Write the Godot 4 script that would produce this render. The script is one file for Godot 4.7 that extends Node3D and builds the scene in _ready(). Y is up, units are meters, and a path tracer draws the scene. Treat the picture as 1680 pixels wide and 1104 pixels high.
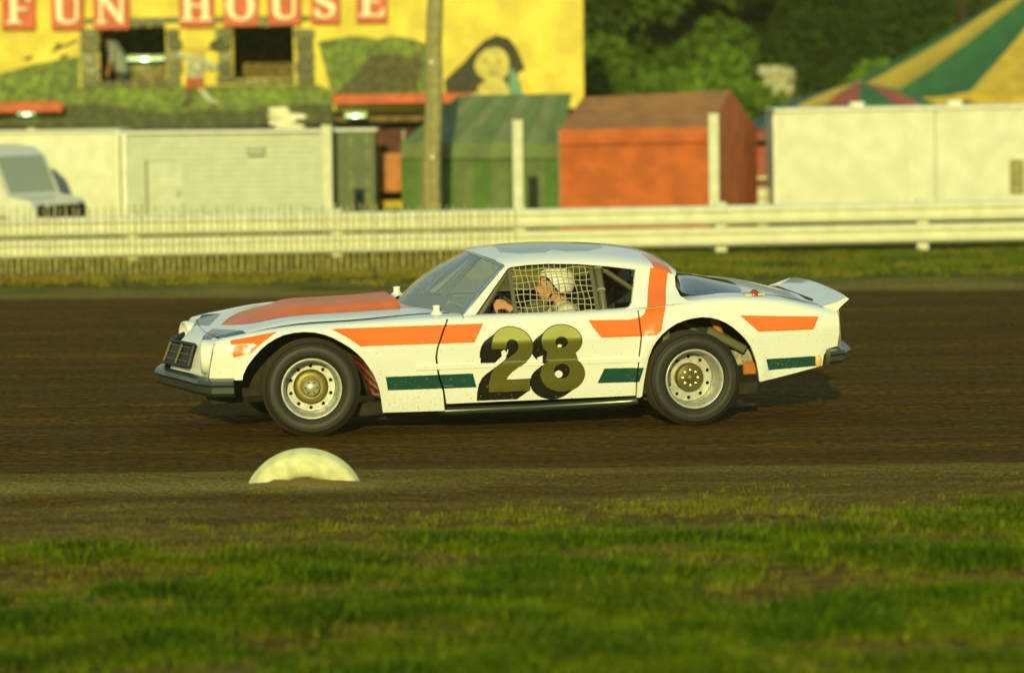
extends Node3D

var M := {}
var noise := FastNoiseLite.new()
var rng := RandomNumberGenerator.new()
var used := {}
# car frames: wheels stand in CAR, the sprung body leans a little in BODY
var CAR: Transform3D
var BODY: Transform3D

func _ready() -> void:
	rng.seed = 28
	noise.seed = 7
	noise.frequency = 1.0
	noise.fractal_octaves = 3
	make_view()
	make_materials()
	make_ground()
	make_track_edge()
	make_grass()
	make_background()
	make_car()
	make_driver()

# ---------------------------------------------------------------- camera, sky, sun
func make_view() -> void:
	var cam := Camera3D.new()
	cam.name = "camera"
	var ca := CameraAttributesPhysical.new()
	ca.frustum_focal_length = 128.6
	ca.frustum_focus_distance = 26.3
	ca.exposure_aperture = 1.5
	ca.frustum_far = 900.0
	ca.frustum_near = 0.5
	cam.attributes = ca
	cam.fov = 10.513
	cam.near = 0.5
	cam.far = 900.0
	add_child(cam)
	cam.position = Vector3(0, 2.48, 0)
	cam.basis = Basis(Vector3.RIGHT, -atan(422.0 / 6000.0)) * Basis(Vector3.BACK, deg_to_rad(-0.7))
	cam.current = true
	var we := WorldEnvironment.new()
	we.name = "world_environment"
	var env := Environment.new()
	env.background_mode = Environment.BG_SKY
	var sm := ProceduralSkyMaterial.new()
	sm.sky_top_color = Color(0.42, 0.55, 0.62)
	sm.sky_horizon_color = Color(0.86, 0.86, 0.70)
	sm.sky_curve = 0.16
	sm.ground_bottom_color = Color(0.12, 0.12, 0.05)
	sm.ground_horizon_color = Color(0.45, 0.47, 0.36)
	sm.sky_energy_multiplier = 1.15
	var sky := Sky.new()
	sky.sky_material = sm
	env.sky = sky
	env.tonemap_mode = Environment.TONE_MAPPER_LINEAR
	env.tonemap_exposure = 1.0
	env.sdfgi_enabled = true
	env.ssao_enabled = true
	env.ssil_enabled = true
	env.fog_enabled = true
	env.fog_density = 0.00045
	env.fog_light_color = Color(0.93, 0.90, 0.62)
	we.environment = env
	add_child(we)
	var sun := DirectionalLight3D.new()
	sun.name = "sun"
	sun.light_color = Color(1.0, 0.965, 0.62)
	sun.light_energy = 1.3
	sun.light_angular_distance = 0.6
	sun.shadow_enabled = true
	add_child(sun)
	# low evening sun behind the photographer, a little to one side
	var el := deg_to_rad(13.5)
	var az := deg_to_rad(3.5)
	var to_sun := Vector3(-sin(az) * cos(el), sin(el), cos(az) * cos(el))
	sun.look_at_from_position(to_sun * 50.0, Vector3.ZERO, Vector3.UP)

# ---------------------------------------------------------------- materials
func grain(sd: int, freq: float, lo: float, hi: float, size := 512, oct := 4) -> Image:
	var n := FastNoiseLite.new()
	n.seed = sd
	n.frequency = freq
	n.fractal_octaves = oct
	var im := n.get_seamless_image(size, size)
	var d := im.get_data()
	var lut := PackedByteArray()
	lut.resize(256)
	for i in 256:
		lut[i] = int(clampf(lerpf(lo, hi, smoothstep(0.15, 0.85, i / 255.0)), 0.0, 1.0) * 255.0)
	for i in d.size():
		d[i] = lut[d[i]]
	return Image.create_from_data(size, size, false, Image.FORMAT_L8, d)

func itex(im: Image) -> ImageTexture:
	im.generate_mipmaps()
	return ImageTexture.create_from_image(im)

func bump(sd: int, freq: float, strength: float, size := 512, oct := 4) -> ImageTexture:
	var im := grain(sd, freq, 0.0, 1.0, size, oct)
	im.convert(Image.FORMAT_RGBA8)
	im.bump_map_to_normal_map(strength)
	return itex(im)

func lin(r: float, g: float, b: float) -> Color:
	return Color(r, g, b).linear_to_srgb()

var T := {}
func mat(c: Array, rough := 0.8, metal := 0.0, g := "", scale := 1.0, o := {}) -> StandardMaterial3D:
	var m := StandardMaterial3D.new()
	m.albedo_color = lin(c[0], c[1], c[2])
	m.roughness = rough
	m.metallic = metal
	if g != "":
		m.albedo_texture = T[g]
		m.uv1_triplanar = true
		m.uv1_world_triplanar = true
		m.uv1_scale = Vector3.ONE * scale
	for k in o:
		m.set(k, o[k])
	return m

func make_materials() -> void:
	T.soft = itex(grain(3, 0.008, 0.86, 1.0))
	T.patchy = itex(grain(5, 0.014, 0.68, 1.0))
	T.fine = itex(grain(9, 0.08, 0.6, 1.0))
	T.dirty = itex(grain(11, 0.012, 0.94, 1.0, 512, 5))
	T.dirt_n = bump(21, 0.03, 6.0)
	T.cloth_n = bump(23, 0.01, 5.0)
	T.clod = itex(grain(31, 0.05, 0.62, 1.0, 1024, 5))
	var soil := mat([1, 1, 1], 0.95, 0.0, "clod", 0.45, {"vertex_color_use_as_albedo": true, "metallic_specular": 0.12})
	soil.normal_enabled = true
	soil.normal_texture = T.dirt_n
	soil.normal_scale = 0.6
	M.soil = soil
	var tr: StandardMaterial3D = soil.duplicate()
	tr.uv1_scale = Vector3(0.22, 0.5, 0.55)
	M.track = tr
	M.grass = mat([1, 1, 1], 0.9, 0.0, "", 1.0, {"metallic_specular": 0.1, "vertex_color_use_as_albedo": true, "backlight": Color(0.25, 0.3, 0.05)})
	M.white = mat([0.78, 0.78, 0.70], 0.22, 0.0, "dirty", 0.6, {"clearcoat_enabled": true, "clearcoat": 0.7, "clearcoat_roughness": 0.06})
	M.orange = mat([0.72, 0.15, 0.010], 0.42, 0.0, "dirty", 0.6, {"clearcoat_enabled": true, "clearcoat": 0.1, "clearcoat_roughness": 0.1, "metallic_specular": 0.4})
	M.teal = mat([0.02, 0.065, 0.055], 0.25, 0.0, "", 1.0, {"clearcoat_enabled": true, "clearcoat": 1.0, "clearcoat_roughness": 0.05})
	M.black = mat([0.012, 0.012, 0.010], 0.55)
	M.dark = mat([0.022, 0.021, 0.016], 0.8, 0.0, "patchy", 2.0)
	M.cabin = mat([0.15, 0.14, 0.10], 0.7, 0.0, "patchy", 2.0)
	M.under = mat([0.03, 0.024, 0.012], 0.9, 0.0, "patchy", 2.0)
	M.rubber = mat([0.020, 0.018, 0.009], 0.6, 0.0, "fine", 3.0)
	M.tread = mat([0.075, 0.052, 0.02], 0.9, 0.0, "clod", 2.5)
	M.rim = mat([0.54, 0.54, 0.47], 0.35, 0.25, "soft", 3.0)
	M.hub = mat([0.28, 0.23, 0.07], 0.45, 0.5, "fine", 4.0)
	M.cap = mat([0.55, 0.53, 0.35], 0.3, 0.6)
	M.chrome = mat([0.62, 0.63, 0.60], 0.16, 1.0)
	M.bumper = mat([0.10, 0.115, 0.09], 0.28, 0.75, "dirty", 2.0)
	M.glass = mat([0.30, 0.37, 0.34], 0.03, 0.0, "", 1.0, {"transparency": 1, "metallic_specular": 0.8})
	M.glass.albedo_color.a = 0.42
	M.rear_glass = mat([0.06, 0.10, 0.11], 0.05, 0.0, "", 1.0, {"transparency": 1, "metallic_specular": 0.9})
	M.rear_glass.albedo_color.a = 0.75
	M.bar = mat([0.10, 0.095, 0.05], 0.5)
	M.net = mat([0.40, 0.37, 0.21], 0.8)
	M.red = mat([0.16, 0.03, 0.012], 0.5, 0.0, "patchy", 3.0)
	M.frame = mat([0.45, 0.42, 0.28], 0.6, 0.0, "patchy", 3.0)
	M.helmet = mat([0.78, 0.77, 0.66], 0.18, 0.0, "", 1.0, {"clearcoat_enabled": true, "clearcoat": 0.8, "clearcoat_roughness": 0.05})
	M.body = mat([1, 1, 1], 0.75, 0.0, "", 1.0, {"vertex_color_use_as_albedo": true})
	M.skin_face = mat([0.42, 0.2, 0.09], 0.6)
	M.amber = mat([0.75, 0.45, 0.15], 0.2)
	M.lens_red = mat([0.3, 0.04, 0.02], 0.2)
	M.tan = mat([0.55, 0.5, 0.22], 0.4)
	# place
	M.rail = mat([0.68, 0.67, 0.48], 0.45, 0.0, "dirty", 0.5)
	M.post = mat([0.64, 0.63, 0.45], 0.7, 0.0, "dirty", 0.7)
	M.lath = mat([0.50, 0.45, 0.20], 0.85, 0.0, "patchy", 1.5)
	M.lath2 = mat([0.43, 0.38, 0.16], 0.85, 0.0, "patchy", 1.5)
	M.wire = mat([0.2, 0.2, 0.15], 0.4, 0.8)
	M.pole = mat([0.34, 0.29, 0.11], 0.9, 0.0, "soft", 1.2)
	M.tyre_white = mat([0.70, 0.70, 0.38], 0.75, 0.0, "soft", 2.0)
	M.trailer = mat([0.64, 0.63, 0.47], 0.5, 0.0, "dirty", 0.4)
	M.trailer2 = mat([0.62, 0.62, 0.48], 0.5, 0.0, "dirty", 0.3)
	M.alu = mat([0.50, 0.54, 0.42], 0.45, 0.15, "dirty", 0.5)
	M.alu_dark = mat([0.10, 0.13, 0.06], 0.6, 0.1, "dirty", 0.5)
	M.trim = mat([0.72, 0.72, 0.58], 0.4, 0.0, "dirty", 0.5)
	M.seam = mat([0.22, 0.23, 0.14], 0.7)
	M.yellow = mat([0.80, 0.62, 0.055], 0.6, 0.0, "soft", 0.25)
	M.mural_green = mat([0.17, 0.23, 0.025], 0.7, 0.0, "patchy", 0.7)
	M.mural_dark = mat([0.075, 0.085, 0.018], 0.7, 0.0, "patchy", 0.8)
	M.mural_cave = mat([0.10, 0.085, 0.018], 0.7, 0.0, "patchy", 0.8)
	M.mural_hair = mat([0.035, 0.035, 0.012], 0.7, 0.0, "patchy", 1.0)
	M.mural_skin = mat([0.62, 0.52, 0.12], 0.7, 0.0, "soft", 0.8)
	M.mural_teal = mat([0.13, 0.28, 0.17], 0.7)
	M.mural_white = mat([0.55, 0.54, 0.34], 0.7, 0.0, "patchy", 1.0)
	M.stone = mat([0.25, 0.25, 0.13], 0.85, 0.0, "patchy", 1.5)
	M.stone2 = mat([0.36, 0.35, 0.20], 0.85, 0.0, "patchy", 1.5)
	M.stone3 = mat([0.18, 0.19, 0.10], 0.85, 0.0, "patchy", 1.5)
	M.board_red = mat([0.60, 0.085, 0.018], 0.55, 0.0, "soft", 0.8)
	M.letter = mat([0.72, 0.68, 0.45], 0.55)
	M.red_trim = mat([0.55, 0.09, 0.02], 0.6, 0.0, "soft", 0.6)
	M.maroon = mat([0.13, 0.032, 0.012], 0.8, 0.0, "patchy", 0.6)
	M.room = mat([0.34, 0.27, 0.14], 0.9, 0.0, "patchy", 0.6)
	M.counter = mat([0.22, 0.15, 0.04], 0.8, 0.0, "patchy", 0.8)
	M.tube_light = mat([0.8, 0.9, 0.7], 0.4, 0.0, "", 1.0, {"emission_enabled": true, "emission": Color(0.75, 1.0, 0.72), "emission_energy_multiplier": 1.0})
	var cn := {"normal_enabled": true, "normal_texture": T.cloth_n, "normal_scale": 0.5}
	M.tent_green = mat([0.075, 0.155, 0.022], 0.8, 0.0, "soft", 0.5, cn)
	M.tent_grey = mat([0.13, 0.16, 0.055], 0.8, 0.0, "soft", 0.5, cn)
	M.roof_green = mat([0.13, 0.19, 0.055], 0.8, 0.0, "soft", 0.5, cn)
	M.roof_grey = mat([0.19, 0.22, 0.08], 0.8, 0.0, "soft", 0.5, cn)
	M.tent_orange = mat([0.51, 0.105, 0.014], 0.8, 0.0, "soft", 0.4, cn)
	M.roof_tan = mat([0.39, 0.165, 0.04], 0.8, 0.0, "soft", 0.4, cn)
	M.tent_yellow = mat([0.62, 0.42, 0.03], 0.75, 0.0, "soft", 0.4, cn)
	M.tent_dkgreen = mat([0.03, 0.14, 0.03], 0.75, 0.0, "soft", 0.4, cn)
	M.tent_red = mat([0.36, 0.08, 0.05], 0.75, 0.0, "soft", 0.4, cn)
	M.tent_blue = mat([0.03, 0.09, 0.11], 0.75, 0.0, "soft", 0.4, cn)
	M.van = mat([0.72, 0.71, 0.56], 0.3, 0.0, "dirty", 0.5)
	M.van_glass = mat([0.05, 0.07, 0.05], 0.06, 0.0, "", 1.0, {"metallic_specular": 0.8})
	M.van_screen = mat([0.3, 0.33, 0.2], 0.15, 0.0, "", 1.0, {"metallic_specular": 0.9})
	M.bark = mat([0.05, 0.038, 0.014], 0.95, 0.0, "patchy", 1.0)
	M.leaf = mat([1, 1, 1], 0.8, 0.0, "", 1.0, {"metallic_specular": 0.25, "vertex_color_use_as_albedo": true, "backlight": Color(0.2, 0.28, 0.04)})
	M.stand_orange = mat([0.50, 0.16, 0.02], 0.6, 0.0, "soft", 1.0)

# ---------------------------------------------------------------- scene-tree helpers
func numbered(n: String) -> String:
	if not used.has(n):
		used[n] = 0
		return n
	used[n] += 1
	return "%s_%03d" % [n, used[n]]

func thing(called: String, label: String, category: String, at := Vector3.ZERO, turn := 0.0, group := "") -> Node3D:
	var o := Node3D.new()
	o.name = numbered(called)
	add_child(o)
	o.position = at
	o.rotation.y = turn
	tag(o, label, category, group)
	return o

func tag(o: Node, label: String, category: String, group := "", kind := "") -> void:
	if label != "":
		o.set_meta("label", label)
	if category != "":
		o.set_meta("category", category)
	if group != "":
		o.set_meta("group", group)
	if kind != "":
		o.set_meta("kind", kind)

func put(called: String, mesh: Mesh, m: Material, parent: Node) -> MeshInstance3D:
	var o := MeshInstance3D.new()
	o.mesh = mesh
	o.material_override = m
	if parent == self:
		o.name = numbered(called)
		add_child(o)
	else:
		o.name = called
		parent.add_child(o, true)
	return o

func done(st: SurfaceTool) -> ArrayMesh:
	st.generate_normals()
	return st.commit()

func obj(called: String, st: SurfaceTool, m: Material, parent: Node) -> MeshInstance3D:
	return put(called, done(st), m, parent)

func ST(smooth := false) -> SurfaceTool:
	var st := SurfaceTool.new()
	st.begin(Mesh.PRIMITIVE_TRIANGLES)
	st.set_smooth_group(1 if smooth else -1)
	return st

# ---------------------------------------------------------------- shape helpers (a face is given counter-clockwise seen from outside)
func tri(st: SurfaceTool, a: Vector3, b: Vector3, c: Vector3) -> void:
	st.add_vertex(a)
	st.add_vertex(c)
	st.add_vertex(b)

func quad(st: SurfaceTool, a: Vector3, b: Vector3, c: Vector3, d: Vector3) -> void:
	tri(st, a, b, c)
	tri(st, a, c, d)

# box with chamfered long edges; x = transform of a unit-centred box of size s
func bx(st: SurfaceTool, x: Transform3D, s: Vector3, ch := 0.0) -> void:
	var h := s / 2.0
	st.set_smooth_group(-1)
	if ch <= 0.0:
		var p: Array[Vector3] = []
		for i in 8:
			p.append(x * Vector3(h.x * (1 if i & 1 else -1), h.y * (1 if i & 2 else -1), h.z * (1 if i & 4 else -1)))
		quad(st, p[4], p[5], p[7], p[6])
		quad(st, p[1], p[0], p[2], p[3])
		quad(st, p[5], p[1], p[3], p[7])
		quad(st, p[0], p[4], p[6], p[2])
		quad(st, p[6], p[7], p[3], p[2])
		quad(st, p[0], p[1], p[5], p[4])
		return
	# chamfered: octagon section in xy swept along z with inset ends
	var rings := []
	for zz in [[-h.z, ch], [-h.z + ch, 0.0], [h.z - ch, 0.0], [h.z, ch]]:
		var ix: float = zz[1]
		var hx := h.x - ix
		var hy := h.y - ix
		var c := ch
		if ix > 0.0:
			c = ch * 0.5
		var r: Array[Vector3] = []
		for q in [[-hx + c, -hy], [hx - c, -hy], [hx, -hy + c], [hx, hy - c], [hx - c, hy], [-hx + c, hy], [-hx, hy - c], [-hx, -hy + c]]:
			r.append(x * Vector3(q[0], q[1], zz[0]))
		rings.append(r)
	for k in 3:
		for i in 8:
			var j := (i + 1) % 8
			quad(st, rings[k][i], rings[k + 1][i], rings[k + 1][j], rings[k][j])
	for i in range(1, 7):
		tri(st, rings[3][0], rings[3][i], rings[3][i + 1])
		tri(st, rings[0][0], rings[0][i + 1], rings[0][i])

func at(x: float, y: float, z: float, turn := 0.0) -> Transform3D:
	return Transform3D(Basis(Vector3.UP, turn), Vector3(x, y, z))

func box(called: String, c: Vector3, s: Vector3, m: Material, parent: Node, ch := 0.0, turn := 0.0) -> MeshInstance3D:
	var st := ST()
	bx(st, Transform3D(Basis(Vector3.UP, turn), c), s, ch)
	return obj(called, st, m, parent)

# a bar of rectangular section between two points
func bar(st: SurfaceTool, a: Vector3, b: Vector3, w: float, t: float, ch := 0.0) -> void:
	var z := (b - a).normalized()
	var up := Vector3.UP if absf(z.y) < 0.95 else Vector3.BACK
	var x := up.cross(z).normalized()
	bx(st, Transform3D(Basis(x, z.cross(x), z), (a + b) / 2.0), Vector3(w, t, (b - a).length()), ch)

func tube(st: SurfaceTool, pts: Array, r: float, seg := 8, r2 := -1.0) -> void:
	st.set_smooth_group(2)
	var rings := []
	var n := pts.size()
	var x := Vector3.ZERO
	for i in n:
		var d: Vector3
		if i == 0:
			d = pts[1] - pts[0]
		elif i == n - 1:
			d = pts[n - 1] - pts[n - 2]
		else:
			d = pts[i + 1] - pts[i - 1]
		d = d.normalized()
		if i == 0:
			x = (Vector3.UP if absf(d.y) < 0.9 else Vector3.RIGHT).cross(d).normalized()
		else:
			x = (x - d * x.dot(d)).normalized()
		var y := d.cross(x)
		var rr := r if r2 < 0.0 else lerpf(r, r2, float(i) / (n - 1))
		var ring: Array[Vector3] = []
		for k in seg:
			var a := TAU * k / seg
			ring.append(pts[i] + (x * cos(a) + y * sin(a)) * rr)
		rings.append(ring)
	for i in n - 1:
		for k in seg:
			var j := (k + 1) % seg
			quad(st, rings[i][k], rings[i][j], rings[i + 1][j], rings[i + 1][k])
	st.set_smooth_group(-1)
	for k in range(1, seg - 1):
		tri(st, rings[0][0], rings[0][k + 1], rings[0][k])
		tri(st, rings[n - 1][0], rings[n - 1][k], rings[n - 1][k + 1])

# profile [[r, h], ...] turned about the local z axis of x
func lathe(st: SurfaceTool, x: Transform3D, prof: Array, seg := 32, smooth := 2, from := 0.0, to := TAU) -> void:
	st.set_smooth_group(smooth)
	var full := absf(to - from - TAU) < 0.001
	for i in prof.size() - 1:
		for k in seg:
			var a := lerpf(from, to, float(k) / seg)
			var b := lerpf(from, to, float(k + 1) / seg)
			if full and k == seg - 1:
				b = from
			var c := [Vector2(cos(a), sin(a)), Vector2(cos(b), sin(b))]
			var p := func(r: Array, v: Vector2) -> Vector3: return x * Vector3(v.x * r[0], v.y * r[0], r[1])
			var a0: Vector3 = p.call(prof[i], c[0])
			var b0: Vector3 = p.call(prof[i], c[1])
			var a1: Vector3 = p.call(prof[i + 1], c[0])
			var b1: Vector3 = p.call(prof[i + 1], c[1])
			if prof[i][0] > 0.0001:
				tri(st, a0, b0, b1)
			if prof[i + 1][0] > 0.0001:
				tri(st, a0, b1, a1)

func grid(st: SurfaceTool, f: Callable, nu: int, nv: int, uvf = null, smooth := 1) -> void:
	st.set_smooth_group(smooth)
	var P := []
	for j in nv + 1:
		var row: Array[Vector3] = []
		for i in nu + 1:
			row.append(f.call(float(i) / nu, float(j) / nv))
		P.append(row)
	for j in nv:
		for i in nu:
			for q in [[0, 0], [1, 1], [1, 0], [0, 0], [0, 1], [1, 1]]:
				var v: Vector3 = P[j + q[1]][i + q[0]]
				if uvf != null:
					st.set_uv(uvf.call(v))
				st.add_vertex(v)

# flat outline (Vector2 list) given depth between z0 and z1, in the frame x
func prism(st: SurfaceTool, poly: PackedVector2Array, z0: float, z1: float, x := Transform3D()) -> void:
	st.set_smooth_group(-1)
	var p := poly
	if Geometry2D.is_polygon_clockwise(p):
		p = poly.duplicate()
		p.reverse()
	var t := Geometry2D.triangulate_polygon(p)
	for i in range(0, t.size(), 3):
		var a := p[t[i]]
		var b := p[t[i + 1]]
		var c := p[t[i + 2]]
		if (b - a).cross(c - a) < 0.0:
			var s := b
			b = c
			c = s
		tri(st, x * Vector3(a.x, a.y, z1), x * Vector3(b.x, b.y, z1), x * Vector3(c.x, c.y, z1))
		tri(st, x * Vector3(a.x, a.y, z0), x * Vector3(c.x, c.y, z0), x * Vector3(b.x, b.y, z0))
	for i in p.size():
		var a := p[i]
		var b := p[(i + 1) % p.size()]
		quad(st, x * Vector3(a.x, a.y, z0), x * Vector3(b.x, b.y, z0), x * Vector3(b.x, b.y, z1), x * Vector3(a.x, a.y, z1))

func V2(a: Array) -> PackedVector2Array:
	var r := PackedVector2Array()
	for q in a:
		r.append(Vector2(q[0], q[1]))
	return r

func cut(called: String, a: Array, z0: float, z1: float, m: Material, parent: Node) -> MeshInstance3D:
	var st := ST()
	prism(st, V2(a), z0, z1)
	return obj(called, st, m, parent)

# piecewise-smooth interpolation of [[x, y], ...]
func curve(t: Array, x: float) -> float:
	if x <= t[0][0]:
		return t[0][1]
	for i in t.size() - 1:
		if x <= t[i + 1][0]:
			var x0: float = t[i][0]
			var x1: float = t[i + 1][0]
			var u := (x - x0) / (x1 - x0)
			var y0: float = t[i][1]
			var y1: float = t[i + 1][1]
			var m0: float = (y1 - y0) / (x1 - x0) if i == 0 else (y1 - t[i - 1][1]) / (x1 - t[i - 1][0])
			var m1: float = (y1 - y0) / (x1 - x0) if i + 2 >= t.size() else (t[i + 2][1] - y0) / (t[i + 2][0] - x0)
			var d := x1 - x0
			return (2 * u * u * u - 3 * u * u + 1) * y0 + (u * u * u - 2 * u * u + u) * d * m0 + (-2 * u * u * u + 3 * u * u) * y1 + (u * u * u - u * u) * d * m1
	return t[t.size() - 1][1]

# ---------------------------------------------------------------- ground
func mixc(a: Color, b: Color, t: float) -> Color:
	return a.lerp(b, clampf(t, 0.0, 1.0))

func ground_y(x: float, z: float) -> float:
	var y := 0.0
	if z > -23.3:
		y += 0.028 * noise.get_noise_2d(x * 0.9, z * 0.9) + 0.012 * noise.get_noise_2d(x * 4.0, z * 4.0)
		y *= smoothstep(-23.3, -22.0, z) * 0.9 + 0.1
		y += 0.03 * smoothstep(-22.5, -19.5, z)
	elif z > -43.4:
		for r in [-24.6, -26.9, -28.3, -31.0, -33.2, -36.5, -38.4]:
			var dz: float = z - r - 0.25 * sin(x * 0.12 + r) - 0.10 * noise.get_noise_2d(x * 0.2, r)
			y -= 0.016 * exp(-dz * dz / 0.012) - 0.010 * exp(-pow(absf(dz) - 0.17, 2.0) / 0.004)
		y *= smoothstep(-43.4, -42.6, z) * smoothstep(-23.3, -23.9, z)
		y += 0.010 * noise.get_noise_2d(x * 0.25, z * 2.2) + 0.006 * noise.get_noise_2d(x * 2.0, z * 5.0)
	else:
		y += 0.05 * smoothstep(-43.4, -45.5, z) * smoothstep(-53.0, -48.0, z) + 0.02 * noise.get_noise_2d(x * 1.2, z * 1.2) * smoothstep(-43.4, -44.4, z)
	return y

func grass_share(x: float, z: float) -> float:
	# how much of the infield soil carries grass
	var edge := -19.95 - 0.33 * x + 1.0 * noise.get_noise_2d(x * 0.7 + 40.0, z * 0.7)
	var d := smoothstep(edge - 1.5, edge + 1.3, z)
	var bare := noise.get_noise_2d(x * 0.55 + 9.0, z * 1.1 + 3.0) + 0.5 * noise.get_noise_2d(x * 2.1, z * 2.6 + 17.0)
	var thr := lerpf(-0.08, 0.12, smoothstep(-19.0, -15.8, z))
	return d * (1.0 - 0.85 * smoothstep(thr - 0.12, thr + 0.12, bare))

func soil_color(x: float, z: float) -> Color:
	var dark := Color(0.115, 0.060, 0.010)
	var mid := Color(0.165, 0.090, 0.015)
	var tan := Color(0.38, 0.29, 0.06)
	var n1 := noise.get_noise_2d(x * 0.10, z * 1.4)
	var n2 := noise.get_noise_2d(x * 0.6 + 5.0, z * 4.0)
	if z > -23.3:
		var c := mixc(mid, Color(0.28, 0.195, 0.034), 0.5 + n1 + 0.5 * n2)
		c = mixc(c, Color(0.38, 0.29, 0.06), smoothstep(-23.3, -22.3, z) * smoothstep(-21.9, -22.3, z) * smoothstep(0.5, -1.4, x) * 0.9)
		return mixc(c, Color(0.12, 0.095, 0.016), grass_share(x, z) * 0.8)
	if z > -43.4:
		var c := mixc(dark, mid, 0.45 + 0.9 * n1 + 0.4 * n2)
		var groove := smoothstep(0.25, 0.5, noise.get_noise_2d(x * 0.03 + 3.0, z * 2.6 + 8.0))
		c = mixc(c, Color(0.10, 0.062, 0.010), groove * 0.6)
		var edge := -41.9 + 0.35 * noise.get_noise_2d(x * 0.3, 2.0) + 0.05 * x
		c = mixc(c, Color(0.30, 0.215, 0.042), smoothstep(edge, edge - 0.5, z))
		return mixc(c, tan, smoothstep(edge - 0.6, edge - 1.5, z) * (0.6 + 0.6 * n2))
	return mixc(mixc(tan, Color(0.10, 0.10, 0.02), 0.5 + n2), Color(0.06, 0.085, 0.012), smoothstep(-44.0, -45.5, z + 0.4 * n1) * 0.8)

func strip(called: String, z0: float, z1: float, nx: int, nz: int, m: Material) -> void:
	var st := ST(true)
	var P := []
	var K := []
	for j in nz + 1:
		var row: Array[Vector3] = []
		var kr: Array[Color] = []
		var z := lerpf(z0, z1, float(j) / nz)
		for i in nx + 1:
			var s := 2.0 * i / nx - 1.0
			var x := 22.0 * (0.28 * s + 0.72 * s * s * s)
			row.append(Vector3(x, ground_y(x, z), z))
			kr.append(soil_color(x, z))
		P.append(row)
		K.append(kr)
	for j in nz:
		for i in nx:
			for q in [[0, 0], [1, 0], [1, 1], [0, 0], [1, 1], [0, 1]]:
				st.set_color(K[j + q[1]][i + q[0]])
				st.add_vertex(P[j + q[1]][i + q[0]])
	var o := obj(called, st, m, self)
	o.set_meta("kind", "structure")

func make_ground() -> void:
	var st := ST()
	st.set_color(Color(0.07, 0.08, 0.018))
	quad(st, Vector3(-500, -0.14, 60), Vector3(500, -0.14, 60), Vector3(500, -0.14, -700), Vector3(-500, -0.14, -700))
	obj("ground", st, M.soil, self).set_meta("kind", "structure")
	strip("infield", -23.3, -6.0, 150, 190, M.soil)
	strip("dirt_track", -43.4, -23.3, 120, 330, M.track)
	strip("verge", -80.0, -43.4, 90, 110, M.soil)

func make_track_edge() -> void:
	# the half-buried marker tyre, painted white
	var t := thing("marker_tyre", "white painted tyre half buried in the dirt at the infield edge", "tyre", Vector3(-1.30, 0.0, -22.55), 0.10)
	var prof := []
	for k in 19:
		var a := TAU * k / 18.0
		prof.append([0.30 + 0.085 * signf(cos(a)) * pow(absf(cos(a)), 0.75), 0.085 * signf(sin(a)) * pow(absf(sin(a)), 0.8)])
	prof.reverse()
	var st := ST(true)
	lathe(st, Transform3D(Basis(Vector3.RIGHT, 0.12), Vector3(0, -0.175, 0)), prof, 56)
	obj("tyre_body", st, M.tyre_white, t)
	var s2 := ST(true)
	for k in 3:
		lathe(s2, Transform3D(Basis(Vector3.RIGHT, 0.12), Vector3(0, -0.175, 0)), [[0.383, -0.045 + 0.045 * k - 0.006], [0.390, -0.045 + 0.045 * k], [0.383, -0.045 + 0.045 * k + 0.006]], 56)
	obj("tread_rib", s2, M.tyre_white, t)
	# soil heaped through the middle of the tyre
	var s3 := ST(true)
	var hp := func(u: float, v: float) -> Vector3:
		var a := u * TAU
		var r := v
		var n := noise.get_noise_2d(cos(a) * r * 3.0 + 4.0, sin(a) * r * 3.0)
		var h := 0.045 * (1.0 - r * r) + 0.035 * n * (1.0 - r) - 0.012
		return Vector3(cos(a) * r * 0.48, h, 0.10 + sin(a) * r * 0.17)
	grid(s3, func(u: float, v: float) -> Vector3: return hp.call(u, 1.0 - v), 40, 10)
	var heap := obj("soil_heap", s3, mat([0.25, 0.165, 0.03], 0.95, 0.0, "clod", 1.2), t)
	heap.set_meta("label", "brown soil banked against the tyre")

# ---------------------------------------------------------------- grass
func tuft(blades: int, h: float, w: float, spread: float, sd: int) -> ArrayMesh:
	var r := RandomNumberGenerator.new()
	r.seed = sd
	var st := ST()
	for k in blades:
		var a := r.randf() * TAU
		var o := Vector3(cos(a), 0, sin(a)) * spread * sqrt(r.randf())
		var d := Vector3(cos(a + r.randf_range(-0.8, 0.8)), 0, sin(a + r.randf_range(-0.8, 0.8)))
		var hh := h * r.randf_range(0.55, 1.1)
		var lean := hh * r.randf_range(0.2, 0.9)
		var sd2 := Vector3(-d.z, 0, d.x).rotated(Vector3.UP, r.randf_range(-0.7, 0.7)) * w
		var m := o + Vector3.UP * hh * 0.62 + d * lean * 0.35
		var tip := o + Vector3.UP * hh + d * lean
		var g := r.randf_range(0.75, 1.15)
		st.set_color(Color(g, g, g))
		tri(st, o - sd2, o + sd2, m + sd2 * 0.7)
		tri(st, o - sd2, m + sd2 * 0.7, m - sd2 * 0.7)
		tri(st, m - sd2 * 0.7, m + sd2 * 0.7, tip)
	return done(st)

func scatter(called: String, mesh: Mesh, xs: Array[Transform3D], cs: PackedColorArray, label: String, m: Material = null, category := "grass") -> void:
	var mm := MultiMesh.new()
	mm.transform_format = MultiMesh.TRANSFORM_3D
	mm.use_colors = true
	mm.mesh = mesh
	mm.instance_count = xs.size()
	for i in xs.size():
		mm.set_instance_transform(i, xs[i])
		mm.set_instance_color(i, cs[i])
	var o := MultiMeshInstance3D.new()
	o.multimesh = mm
	o.material_override = M.grass if m == null else m
	o.name = numbered(called)
	add_child(o)
	tag(o, label, category, "", "stuff")

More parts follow.
